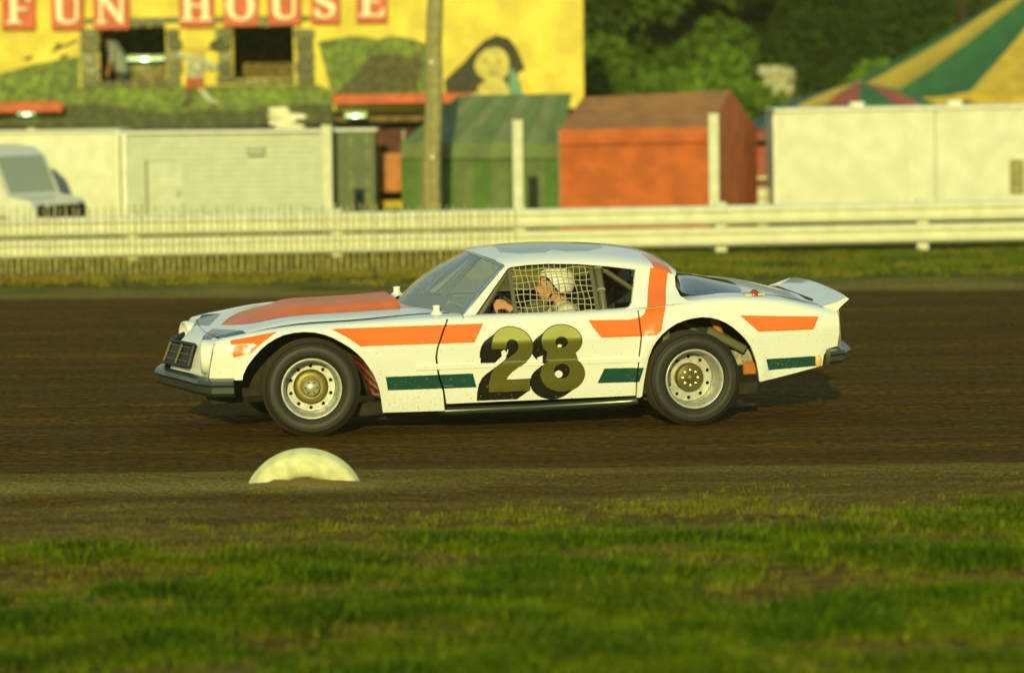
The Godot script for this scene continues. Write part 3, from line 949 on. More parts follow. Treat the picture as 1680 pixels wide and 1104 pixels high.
	prism(sw, V2([[-0.45, 0.90], [0.38, 0.90], [0.18, 1.40], [-0.42, 1.44]]), 0.745, 0.76)
	obj("side_window", sw, M.van_glass, n)
	var sw2 := ST()
	prism(sw2, V2([[-1.4, 0.92], [-0.6, 0.92], [-0.6, 1.43], [-1.4, 1.43]]), 0.745, 0.76)
	obj("side_window", sw2, M.van_glass, n)
	box("mirror", Vector3(0.30, 1.02, 0.88), Vector3(0.06, 0.18, 0.12), M.dark, n, 0.02)
	box("bumper", Vector3(1.05, 0.36, 0), Vector3(0.10, 0.12, 1.5), M.bumper, n, 0.02)
	box("grille", Vector3(1.02, 0.62, 0), Vector3(0.03, 0.20, 0.8), M.dark, n, 0.01)
	for s in [-0.56, 0.56]:
		var hl := ST(true)
		lathe(hl, Transform3D(Basis(Vector3.UP, PI / 2), Vector3(1.0, 0.62, s)), [[0.12, 0.0], [0.12, 0.035], [0.09, 0.045], [0.0, 0.055]], 20)
		obj("headlight", hl, M.dark, n)
	for x in [0.45, -1.7]:
		wheel_simple(n, Vector3(x, 0.29, 0.68), 0.29, M.dark)
	for x in [0.45, -1.7]:
		wheel_simple(n, Vector3(x, 0.29, -0.68), 0.29, M.dark)
	box("door_seam", Vector3(-0.5, 0.85, 0.752), Vector3(0.012, 1.0, 0.006), M.seam, n)

# ---------------------------------------------------------------- tents
func cloth(st: SurfaceTool, a: Vector3, b: Vector3, c: Vector3, d: Vector3, sag: float, n := 8) -> void:
	# a b along the foot, d c along the head
	var nn := (b - a).cross(d - a).normalized()
	grid(st, func(u: float, v: float) -> Vector3:
		var p := a.lerp(b, u).lerp(d.lerp(c, u), v)
		return p - nn * sag * sin(PI * u) * sin(PI * clampf(v, 0.0, 1.0)) + nn * 0.006 * noise.get_noise_2d(p.x * 2.5 + p.z, p.y * 0.8), n, n)

func make_tents() -> void:
	# green striped tent
	var g := thing("green_tent", "green and grey striped canvas stall tent beside the wooden pole", "tent")
	var el := Vector3(-1.66, 1.53, -55.8)
	var er := Vector3(0.80, 1.50, -55.8)
	var rl := Vector3(-0.78, 2.24, -57.3)
	var rr := Vector3(0.98, 2.25, -57.3)
	var bl := Vector3(-1.72, 1.53, -58.8)
	var br := Vector3(0.86, 1.5, -58.8)
	var n := 9
	for k in n:
		var u0 := float(k) / n
		var u1 := float(k + 1) / n
		var s := ST(true)
		cloth(s, el.lerp(er, u0), el.lerp(er, u1), rl.lerp(rr, u1), rl.lerp(rr, u0), 0.05, 8)
		obj("roof_panel", s, M.roof_green if k % 2 == 0 else M.roof_grey, g)
		var w := ST(true)
		cloth(w, Vector3(lerpf(el.x, er.x, u0), 0.02, -55.85), Vector3(lerpf(el.x, er.x, u1), 0.02, -55.85), el.lerp(er, u1) + Vector3(0, 0.0, -0.05), el.lerp(er, u0) + Vector3(0, 0, -0.05), 0.015, 6)
		obj("wall_panel", w, M.tent_green if k % 2 == 0 else M.tent_grey, g)
		var v := ST(true)
		var a := el.lerp(er, u0)
		var b := el.lerp(er, u1)
		cloth(v, a + Vector3(0, -0.24, 0.03), b + Vector3(0, -0.24, 0.03), b, a, -0.012, 5)
		obj("valance", v, M.tent_grey if k % 2 == 0 else M.roof_green, g)
	var hip := ST(true)
	grid(hip, func(u: float, v: float) -> Vector3: return bl.lerp(el, u).lerp(rl, v) - Vector3(-0.10, 0.10, 0) * sin(PI * v) * 0.8, 6, 8)
	obj("roof_hip", hip, M.roof_green, g)
	var gb := ST(true)
	cloth(gb, br, bl, rl, rr, 0.04)
	obj("roof_panel", gb, M.roof_green, g)
	var ge := ST()
	tri(ge, er, br, rr)
	quad(ge, Vector3(er.x, 0.02, -55.8), Vector3(br.x, 0.02, -58.8), br, er)
	quad(ge, Vector3(bl.x, 0.02, -58.8), Vector3(el.x, 0.02, -55.85), el, bl)
	obj("end_wall", ge, M.tent_green, g)
	# orange tent, turned a little
	var o := thing("orange_tent", "orange canvas stall tent with a faded tan ridge roof", "tent")
	var A := Vector3(0.76, 1.71, -55.6)
	var B := Vector3(3.06, 1.72, -55.6)
	var R0 := Vector3(1.16, 2.19, -57.2)
	var R1 := Vector3(3.46, 2.27, -57.2)
	var D := Vector3(3.98, 1.64, -58.8)
	var E := Vector3(1.66, 1.62, -58.8)
	for k in 6:
		var u0 := k / 6.0
		var u1 := (k + 1) / 6.0
		var w := ST(true)
		cloth(w, Vector3(lerpf(A.x, B.x, u0), 0.0, A.z - 0.04), Vector3(lerpf(A.x, B.x, u1), 0.0, A.z - 0.04), A.lerp(B, u1) + Vector3(0, 0, -0.04), A.lerp(B, u0) + Vector3(0, 0, -0.04), 0.014, 6)
		obj("wall_panel", w, M.tent_orange, o)
		var v := ST(true)
		var p := A.lerp(B, u0)
		var q := A.lerp(B, u1)
		cloth(v, p + Vector3(0, -0.23, 0.03), q + Vector3(0, -0.23, 0.03), q, p, -0.012, 5)
		obj("valance", v, M.tent_orange, o)
	var r := ST(true)
	cloth(r, A, B, R1, R0, 0.05, 12)
	obj("roof", r, M.roof_tan, o)
	var r2 := ST(true)
	cloth(r2, D, E, R0, R1, 0.05, 8)
	obj("roof", r2, M.roof_tan, o)
	var e := ST()
	tri(e, B, D, R1)
	quad(e, Vector3(B.x, 0, B.z - 0.03), Vector3(D.x, 0, D.z), D, B)
	obj("end_wall", e, M.tent_orange, o)
	var e2 := ST()
	tri(e2, E, A, R0)
	quad(e2, Vector3(E.x, 0, E.z), Vector3(A.x, 0, A.z - 0.03), A, E)
	obj("end_wall", e2, M.tent_orange, o)
	for c in [A, B]:
		var sp := ST()
		tube(sp, [Vector3(c.x, 0, c.z - 0.08), Vector3(c.x, c.y, c.z - 0.08)], 0.025, 8)
		obj("pole", sp, M.frame, o)
	# big top
	ring_tent("big_top", "large yellow and green striped fairground tent rising over the long white trailer", Vector3(11.9, 0, -75.5), 5.25, 2.12, 5.1, 18, [M.tent_yellow, M.tent_dkgreen], 0.16, 0.1)
	ring_tent("round_canopy", "small round canopy striped red, green, yellow and blue behind the orange tent", Vector3(6.9, 0, -72.0), 2.35, 1.50, 2.34, 14, [M.tent_red, M.tent_dkgreen, M.tent_yellow, M.tent_red, M.tent_blue, M.tent_yellow], -0.12, 0.35)

func ring_tent(called: String, label: String, c: Vector3, rad: float, ye: float, ya: float, n: int, ms: Array, sag: float, ph: float) -> void:
	var t := thing(called, label, "tent", c)
	for k in n:
		var a0 := TAU * k / n + ph
		var a1 := TAU * (k + 1) / n + ph
		var s := ST(true)
		grid(s, func(u: float, v: float) -> Vector3:
			var a := lerpf(a0, a1, u)
			var r := rad * (1.0 - 0.985 * v)
			var chord := 1.0 - 0.02 * sin(PI * u)
			return Vector3(sin(a) * r * chord, lerpf(ye, ya, v) - sag * sin(PI * v) - 0.10 * sin(PI * u) * (1.0 - v), cos(a) * r * chord), 6, 10)
		obj("roof_panel", s, ms[k % ms.size()], t)
		var v := ST(true)
		grid(v, func(u: float, w: float) -> Vector3:
			var a := lerpf(a0, a1, u)
			var d := 0.16 + 0.06 * absf(sin(PI * u * 2.0))
			return Vector3(sin(a) * rad * 1.003, ye - 0.10 * sin(PI * u) + 0.004 - d * (1.0 - w), cos(a) * rad * 1.003), 10, 2)
		obj("valance", v, ms[0], t)
		var p := ST()
		tube(p, [Vector3(sin(a0) * rad * 0.985, 0, cos(a0) * rad * 0.985), Vector3(sin(a0) * rad * 0.985, ye - 0.02, cos(a0) * rad * 0.985)], 0.035, 8)
		obj("pole", p, M.frame, t)
	var cp := ST()
	tube(cp, [Vector3(0, 0, 0), Vector3(0, ya + 0.02, 0)], 0.06, 8)
	obj("centre_pole", cp, M.frame, t)

func make_small_stands() -> void:
	var s := thing("food_stand", "small orange food stand with a yellow counter beside the green tent", "stand", Vector3(-1.93, 0, -58.0))
	box("front_panel", Vector3(0, 1.03, 0), Vector3(0.52, 0.62, 0.06), M.stand_orange, s, 0.01)
	box("counter", Vector3(0.05, 0.52, 0.06), Vector3(0.50, 0.14, 0.30), M.tent_yellow, s, 0.02)
	box("base", Vector3(0, 0.23, -0.1), Vector3(0.48, 0.45, 0.3), M.maroon, s, 0.01)
	box("back_panel", Vector3(0, 1.0, -0.6), Vector3(0.54, 1.4, 0.05), M.maroon, s)
	for x in [-0.24, 0.24]:
		box("upright", Vector3(x, 0.85, -0.3), Vector3(0.04, 1.7, 0.04), M.frame, s)
	var r := thing("red_booth", "red cloth booth squeezed between the orange tent and the long trailer", "booth", Vector3(4.12, 0, -60.5))
	box("cloth_wall", Vector3(0.0, 0.95, -0.5), Vector3(0.60, 1.2, 0.8), M.tent_red, r, 0.03)
	box("awning", Vector3(0.0, 1.40, -0.05), Vector3(0.62, 0.05, 0.35), M.dark, r, 0.01)
	box("shelf", Vector3(0.0, 0.80, -0.02), Vector3(0.55, 0.06, 0.25), M.tan, r, 0.01)
	box("base", Vector3(0.0, 0.17, -0.5), Vector3(0.6, 0.34, 0.8), M.dark, r, 0.01)
	var d := thing("barrel", "white barrel standing in front of the red booth", "barrel", Vector3(4.09, 0, -59.6))
	var st := ST(true)
	lathe(st, Transform3D(Basis(Vector3.RIGHT, -PI / 2), Vector3.ZERO), [[0.0, 0.0], [0.13, 0.0], [0.14, 0.2], [0.145, 0.35], [0.14, 0.55], [0.13, 0.66], [0.11, 0.67], [0.0, 0.665]], 20)
	obj("drum", st, M.trailer, d)
	var sb := ST(true)
	for y in [0.2, 0.5]:
		lathe(sb, Transform3D(Basis(Vector3.RIGHT, -PI / 2), Vector3.ZERO), [[0.141, y - 0.012], [0.151, y], [0.141, y + 0.012]], 20)
	obj("hoop", sb, M.seam, d)
	# pale building among the trees
	var b := thing("shed", "pale low building half hidden among the trees", "building", Vector3(6.85, 0, -84.5), 0.06)
	box("wall", Vector3(0, 1.25, -1.5), Vector3(1.9, 2.5, 3.0), M.mural_white, b)
	var rs := ST()
	prism(rs, V2([[-1.6, 2.50], [1.6, 2.50], [1.5, 2.72], [-1.5, 2.72]]), -1.1, 1.1, Transform3D(Basis(Vector3(0, 0, -1), Vector3.UP, Vector3.RIGHT), Vector3(0, 0, -1.5)))
	obj("roof", rs, M.mural_white, b)

# ---------------------------------------------------------------- trees
func leaf_clump(sd: int, rad: float, n: int, l: float, w: float) -> ArrayMesh:
	var r := RandomNumberGenerator.new()
	r.seed = sd
	var st := ST()
	for k in n:
		var d := Vector3(r.randfn(), r.randfn(), r.randfn()).normalized()
		var o := d * rad * pow(r.randf(), 0.5)
		var ax := (d + Vector3(r.randfn(), r.randfn() - 0.4, r.randfn()) * 0.7).normalized()
		var sd2 := ax.cross(Vector3(r.randfn(), r.randfn(), r.randfn())).normalized() * w * r.randf_range(0.7, 1.2)
		var t := o + ax * l * r.randf_range(0.7, 1.3)
		var m := (o + t) / 2.0 + Vector3(0, -0.01, 0)
		var g := r.randf_range(0.7, 1.25)
		st.set_color(Color(g, g, g))
		tri(st, o, m + sd2, t)
		tri(st, o, t, m - sd2)
	return done(st)

func make_tree(called: String, label: String, p: Vector3, h: float, rad: float, low: float, conifer: bool, col: Color, clumps: Array, n: int) -> void:
	var t := thing(called, label, "tree" if h > 3.0 else "bush", p, 0.0, "trees and bushes behind the fairground")
	var st := ST()
	tube(st, [Vector3(0, -0.1, 0), Vector3(0.05, h * 0.3, 0.02), Vector3(-0.04, h * 0.6, 0), Vector3(0, h * 0.95, 0)], h * 0.025 + 0.03, 9, 0.02)
	obj("trunk", st, M.bark, t)
	var limbs := ST()
	for k in 9:
		var a := rng.randf() * TAU
		var y := lerpf(low + 0.2, h * 0.8, k / 8.0)
		var l := rad * (0.8 if not conifer else 0.9 * (1.0 - y / h))
		tube(limbs, [Vector3(0, y, 0), Vector3(cos(a) * l * 0.5, y + l * (0.25 if not conifer else -0.05), sin(a) * l * 0.5), Vector3(cos(a) * l, y + l * (0.45 if not conifer else -0.2), sin(a) * l)], 0.035, 6, 0.008)
	obj("limb", limbs, M.bark, t)
	var lobes := []
	for k in 14:
		var a := rng.randf() * TAU
		var y := rng.randf_range(low, h)
		var e := sqrt(maxf(0.05, 1.0 - pow((y - (low + h) * 0.45) / ((h - low) * 0.62), 2.0)))
		var rr := rad * e * rng.randf_range(0.35, 0.85)
		lobes.append([Vector3(cos(a) * rr, y, sin(a) * rr), rad * rng.randf_range(0.30, 0.5), rng.randf_range(0.65, 1.3)])
	var src: Array = clumps[rng.randi() % clumps.size()].surface_get_arrays(0)
	var sv: PackedVector3Array = src[Mesh.ARRAY_VERTEX]
	var sn: PackedVector3Array = src[Mesh.ARRAY_NORMAL]
	var vs := PackedVector3Array()
	var ns := PackedVector3Array()
	var cs := PackedColorArray()
	for i in n:
		var q: Vector3
		var g := 1.0
		if conifer:
			var v := 1.0 - sqrt(rng.randf())
			var y := lerpf(low, h, v)
			var tier := 0.72 + 0.28 * absf(fposmod(y * 1.6, 1.0) - 0.3)
			var a := rng.randf() * TAU
			var r := rad * (1.0 - v) * tier * pow(rng.randf(), 0.35) * (0.85 + 0.3 * sin(a * 5.0 + y * 3.0))
			q = Vector3(cos(a) * r, y - r * 0.25, sin(a) * r)
			g = 0.85 + 0.3 * rng.randf()
		else:
			var lb: Array = lobes[rng.randi() % lobes.size()]
			var d := Vector3(rng.randfn(), rng.randfn(), rng.randfn()).normalized()
			q = lb[0] + d * lb[1] * pow(rng.randf(), 0.3)
			q.y = maxf(q.y, low * 0.5)
			g = lb[2] * rng.randf_range(0.8, 1.2)
		var turn := Basis(Vector3(rng.randfn(), rng.randfn(), rng.randfn()).normalized(), rng.randf() * TAU)
		vs.append_array(Transform3D(turn.scaled(Vector3.ONE * rng.randf_range(0.85, 1.5)), q) * sv)
		ns.append_array(Transform3D(turn, Vector3.ZERO) * sn)
		var cc := PackedColorArray()
		cc.resize(sv.size())
		cc.fill(Color(col.r * g, col.g * g, col.b * g))
		cs.append_array(cc)
	var arr := []
	arr.resize(Mesh.ARRAY_MAX)
	arr[Mesh.ARRAY_VERTEX] = vs
	arr[Mesh.ARRAY_NORMAL] = ns
	arr[Mesh.ARRAY_COLOR] = cs
	var am := ArrayMesh.new()
	am.add_surface_from_arrays(Mesh.PRIMITIVE_TRIANGLES, arr)
	put("crown", am, M.leaf, t)

func make_trees() -> void:
	var broad := [leaf_clump(41, 0.24, 13, 0.19, 0.065), leaf_clump(42, 0.26, 13, 0.20, 0.06)]
	var fir := [leaf_clump(43, 0.22, 14, 0.24, 0.034), leaf_clump(44, 0.24, 14, 0.22, 0.03)]
	var dark := Color(0.030, 0.062, 0.008)
	var mid := Color(0.055, 0.10, 0.012)
	var lite := Color(0.09, 0.155, 0.016)
	# x, z, height, spread, conifer, label
	for q in [[2.0, -84.0, 9.0, 1.7, false, "broad leafy tree beside the yellow fun house wall"], [4.1, -86.0, 10.0, 1.8, false, "broad leafy tree rising behind the orange tent's ridge"], [6.1, -88.5, 10.0, 1.9, true, "dark conifer directly behind the pale low building"], [7.55, -83.6, 9.5, 1.25, true, "narrow conifer standing in front of the pale low building"], [9.2, -86.0, 10.0, 1.9, true, "tall conifer over the slope of the striped big top"], [10.9, -88.0, 9.0, 1.9, false, "broad leafy tree behind the striped big top"], [12.8, -86.0, 10.0, 2.0, true, "tall conifer behind the peak of the big top"], [14.8, -87.0, 9.0, 2.0, false, "leafy tree beyond the big top's far side"], [0.0, -86.0, 9.0, 1.8, false, "broad leafy tree behind the fun house roof"]]:
		make_tree("conifer_tree" if q[4] else "leafy_tree", q[5], Vector3(q[0], 0, q[1]), q[2], q[3], 0.3, q[4], dark if q[4] else mid, fir if q[4] else broad, 3000)
	for q in [[1.0, 2.3], [3.0, 2.1], [5.2, 2.3], [7.4, 2.2], [9.8, 2.4], [12.2, 2.3], [14.6, 2.4], [17.0, 2.4]]:
		make_tree("leafy_tree", "deep green leafy tree standing in the back row of trees", Vector3(q[0], 0, -92.5 + rng.randf() * 2.0), 11.0, q[1], 0.2, false, Color(0.035, 0.07, 0.008), broad, 1900)
	for q in [[1.9, -81.5, 2.7, 1.0, "light green bush against the yellow fun house corner"], [3.6, -81.0, 2.3, 0.9, "light green bush showing over the orange tent's roof"], [5.75, -80.5, 2.05, 0.85, "low light green bush beside the orange tent's gable"], [4.4, -82.5, 2.5, 1.0, "rounded light green bush between the orange tent and the pale building"], [8.2, -81.5, 2.2, 0.8, "light green bush between the pale building and the big top"]]:
		make_tree("bush", q[4], Vector3(q[0], 0, q[1]), q[2], q[3], 0.1, false, lite, broad, 1300)
	# the wood beyond reads as one dark mass
	var mm := MultiMesh.new()
	mm.transform_format = MultiMesh.TRANSFORM_3D
	mm.use_colors = true
	mm.mesh = leaf_clump(45, 0.6, 26, 0.4, 0.16)
	mm.instance_count = 9000
	for i in 9000:
		mm.set_instance_transform(i, Transform3D(Basis(Vector3(rng.randfn(), rng.randfn(), rng.randfn()).normalized(), rng.randf() * TAU), Vector3(rng.randf_range(-22, 40), 12.0 * rng.randf(), rng.randf_range(-108, -99))))
		var g := rng.randf_range(0.6, 1.3)
		mm.set_instance_color(i, Color(0.03 * g, 0.06 * g, 0.007 * g))
	var o := MultiMeshInstance3D.new()
	o.multimesh = mm
	o.material_override = M.leaf
	o.name = "far_woods"
	add_child(o)
	tag(o, "dark far-off wood behind the row of trees", "woods", "", "stuff")

# ---------------------------------------------------------------- the racing car
# body frame: x runs to the tail, y up, z towards the driver's side
var car: Node3D
var TB: Transform3D

func bp(called: String, st: SurfaceTool, m: Material, parent: Node = null) -> MeshInstance3D:
	return bpm(called, done(st), m, parent)

func bpm(called: String, mesh: Mesh, m: Material, parent: Node = null) -> MeshInstance3D:
	var o := put(called, mesh, m, car if parent == null else parent)
	if parent == null:
		o.transform = TB
	return o

func bbox(called: String, c: Vector3, s: Vector3, m: Material, ch := 0.0, parent: Node = null) -> MeshInstance3D:
	var st := ST()
	bx(st, Transform3D(Basis(), c), s, ch)
	return bp(called, st, m, parent)

const WT := [[-2.12, 0.80], [-2.03, 0.835], [-1.9, 0.870], [-1.5, 0.900], [-0.9, 0.900], [0.0, 0.895], [0.8, 0.895], [1.4, 0.915], [1.9, 0.905], [2.3, 0.865], [2.5, 0.82]]
const CT := [[-2.12, 0.755], [-2.03, 0.780], [-1.84, 0.812], [-1.62, 0.843], [-1.4, 0.860], [-1.0, 0.864], [-0.5, 0.870], [-0.15, 0.864], [0.5, 0.852], [0.9, 0.858], [1.2, 0.882], [1.5, 0.905], [1.75, 0.903], [2.06, 0.865], [2.3, 0.805], [2.5, 0.752]]
const RT := [[-0.10, 1.240], [0.0, 1.256], [0.15, 1.270], [0.4, 1.277], [0.65, 1.268], [0.9, 1.246], [1.1, 1.217], [1.22, 1.185], [1.32, 1.135], [1.39, 1.075]]
const ARCH_F := [[-1.853, 0.536], [-1.822, 0.600], [-1.776, 0.658], [-1.73, 0.706], [-1.679, 0.747], [-1.62, 0.780], [-1.561, 0.803], [-1.49, 0.815], [-1.416, 0.818], [-1.345, 0.811], [-1.279, 0.793], [-1.215, 0.765], [-1.157, 0.730], [-1.10, 0.692], [-1.053, 0.650], [-1.01, 0.603], [-0.974, 0.551], [-0.94, 0.494], [-0.914, 0.432], [-0.897, 0.373], [-0.887, 0.314], [-0.874, 0.214]]
const ARCH_R := [[0.994, 0.228], [1.003, 0.32], [1.021, 0.423], [1.038, 0.505], [1.065, 0.578], [1.095, 0.625], [1.134, 0.670], [1.185, 0.709], [1.24, 0.740], [1.30, 0.760], [1.359, 0.772], [1.43, 0.778], [1.493, 0.772], [1.55, 0.756], [1.599, 0.733], [1.655, 0.695], [1.705, 0.649], [1.747, 0.604], [1.783, 0.553], [1.808, 0.495], [1.828, 0.432], [1.842, 0.362], [1.852, 0.292]]

func side_z(x: float, y: float) -> float:
	var w := curve(WT, x)
	var c := curve(CT, x)
	var z := w
	if y > 0.655:
		z -= 0.13 * (y - 0.655)
	else:
		z -= 0.085 * (0.655 - y)
		z -= 0.5 * pow(maxf(0.0, 0.36 - y), 2.0)
	var t := (y - (c - 0.06)) / 0.06
	if t > 0.0:
		z -= 0.08 * (1.0 - sqrt(1.0 - minf(t, 0.97) * minf(t, 0.97)))
	var df := Vector2(x + 1.385, y - 0.345).length()
	z += 0.022 * exp(-pow((df - 0.47) / 0.055, 2.0)) * smoothstep(0.25, 0.5, y)
	var dr := Vector2(x - 1.42, y - 0.33).length()
	z += 0.022 * exp(-pow((dr - 0.455) / 0.05, 2.0)) * smoothstep(0.2, 0.4, y) * smoothstep(0.85, 0.7, y)
	z += 0.0022 * noise.get_noise_2d(x * 1.7 + 11.0, y * 2.4)
	return z

func top_edge(x: float) -> float:
	return curve(CT, x) - 0.0176

func top_y(x: float, z: float) -> float:
	var c := curve(CT, x)
	var zb := curve(WT, x) - 0.13 * maxf(0.0, c - 0.66)
	var q := absf(z)
	var zi := zb - 0.08
	if q > zi:
		var t := minf((q - zi) / 0.08, 0.97)
		return c - 0.06 + 0.06 * sqrt(1.0 - t * t)
	var k := 0.026
	if x < -0.3:
		k = lerpf(0.03, -0.015, smoothstep(-1.3, -2.05, x))
	# shallow trough between wing and bonnet
	var tr := -0.018 * exp(-pow((q - (zi - 0.09)) / 0.05, 2.0)) * (smoothstep(-0.5, -1.2, x) if x < 0.0 else 0.0)
	return c + k * (1.0 - pow(q / zi, 2.0)) + tr

func top_reach(x: float) -> float:
	# z where wing top meets the side at 45 degrees
	return side_z(x, top_edge(x))

func green_z(y: float) -> float:
	return 0.82 - 0.72 * (y - 0.86)

func uv_side(p: Vector3) -> Vector2:
	return Vector2((p.x + 2.3) / 5.0, 1.0 - (p.y - 0.15) / 1.2)

func uv_top(p: Vector3) -> Vector2:
	return Vector2((p.x + 2.3) / 5.0, 0.5 + p.z / 2.0)

# a sheet-metal panel: a flat outline laid over a curved surface, its edge turned in by `turn_in`
func panel(poly: PackedVector2Array, fmap: Callable, flip: bool, cell: float, uvf: Callable, turn_in: Vector3) -> ArrayMesh:
	var st := SurfaceTool.new()
	st.begin(Mesh.PRIMITIVE_TRIANGLES)
	var lo := Vector2(1e9, 1e9)
	var hi := -lo
	for p in poly:
		lo = lo.min(p)
		hi = hi.max(p)
	var e := 0.004
	var nrm := func(p: Vector2) -> Vector3:
		var a: Vector3 = fmap.call(p + Vector2(e, 0)) - fmap.call(p - Vector2(e, 0))
		var b: Vector3 = fmap.call(p + Vector2(0, e)) - fmap.call(p - Vector2(0, e))
		var n := a.cross(b).normalized()
		return -n if flip else n
	var nx := int(ceil((hi.x - lo.x) / cell))
	var ny := int(ceil((hi.y - lo.y) / cell))
	for j in ny:
		for i in nx:
			var c := lo + Vector2(i, j) * cell
			var sq := PackedVector2Array([c, c + Vector2(cell, 0), c + Vector2(cell, cell), c + Vector2(0, cell)])
			for part in Geometry2D.intersect_polygons(poly, sq):
				var t := Geometry2D.triangulate_polygon(part)
				for k in range(0, t.size(), 3):
					var a: Vector2 = part[t[k]]
					var b: Vector2 = part[t[k + 1]]
					var d: Vector2 = part[t[k + 2]]
					if ((b - a).cross(d - a) > 0.0) != flip:
						var s := b
						b = d
						d = s
					for p: Vector2 in [a, b, d]:
						var v: Vector3 = fmap.call(p)
						st.set_normal(nrm.call(p))
						st.set_uv(uvf.call(v))
						st.add_vertex(v)
	if turn_in.length() > 0.0:
		var ccw := not Geometry2D.is_polygon_clockwise(poly)
		for i in poly.size():
			var a: Vector3 = fmap.call(poly[i])
			var b: Vector3 = fmap.call(poly[(i + 1) % poly.size()])
			if a.distance_to(b) < 1e-5:
				continue
			var n := (b - a).cross(-turn_in).normalized()
			if ccw == flip:
				n = -n
			var qd := [a, b, b + turn_in, a, b + turn_in, a + turn_in]
			for v: Vector3 in qd:
				st.set_normal(n)
				st.set_uv(uvf.call(v))
				st.add_vertex(v)
	return st.commit()

func side_map(s: float) -> Callable:
	return func(p: Vector2) -> Vector3: return Vector3(p.x, p.y, s * side_z(p.x, p.y))

func top_map(lift := 0.0) -> Callable:
	return func(p: Vector2) -> Vector3: return Vector3(p.x, top_y(p.x, p.y) + lift, p.y)

# ---- painted livery
const LW := 4096
const LH := 984

func fill(im: Image, pts: PackedVector2Array, c: Color) -> void:
	var y0 := 1 << 30
	var y1 := -1
	for p in pts:
		y0 = mini(y0, int(floor(p.y)))
		y1 = maxi(y1, int(ceil(p.y)))
	for y in range(maxi(0, y0), mini(im.get_height(), y1 + 1)):
		var xs := PackedFloat32Array()
		var yc := y + 0.5
		for i in pts.size():
			var a := pts[i]
			var b := pts[(i + 1) % pts.size()]
			if (a.y <= yc) != (b.y <= yc):
				xs.append(a.x + (yc - a.y) * (b.x - a.x) / (b.y - a.y))
		xs.sort()
		for k in range(0, xs.size() - 1, 2):
			var xa := int(round(xs[k]))
			var xb := int(round(xs[k + 1]))
			if xb > xa:
				im.fill_rect(Rect2i(xa, y, xb - xa, 1), c)

func to_px(a: Array) -> PackedVector2Array:
	var r := PackedVector2Array()
	for q in a:
		r.append(Vector2((q[0] + 2.3) / 5.0 * LW, (1.0 - (q[1] - 0.15) / 1.2) * LH))
	return r

# number outlines were drawn on a 1518 x 1104 sheet laid over the door
func num_px(a: Array, dx := 0.0, dy := 0.0) -> PackedVector2Array:
	var r := []
	for q in a:
		var cx: float = q[0] + dx
		var cy: float = q[1] + dy
		r.append([6.3457e-4 * cx - 1.848e-5 * cy - 0.29007, -3.375e-5 * cx - 6.2707e-4 * cy + 0.86989])
	return to_px(r)

func ell(cx: float, cy: float, rx: float, ry: float) -> Array:
	var r := []
	for k in 64:
		r.append([cx + cos(TAU * k / 64.0) * rx, cy + sin(TAU * k / 64.0) * ry])
	return r

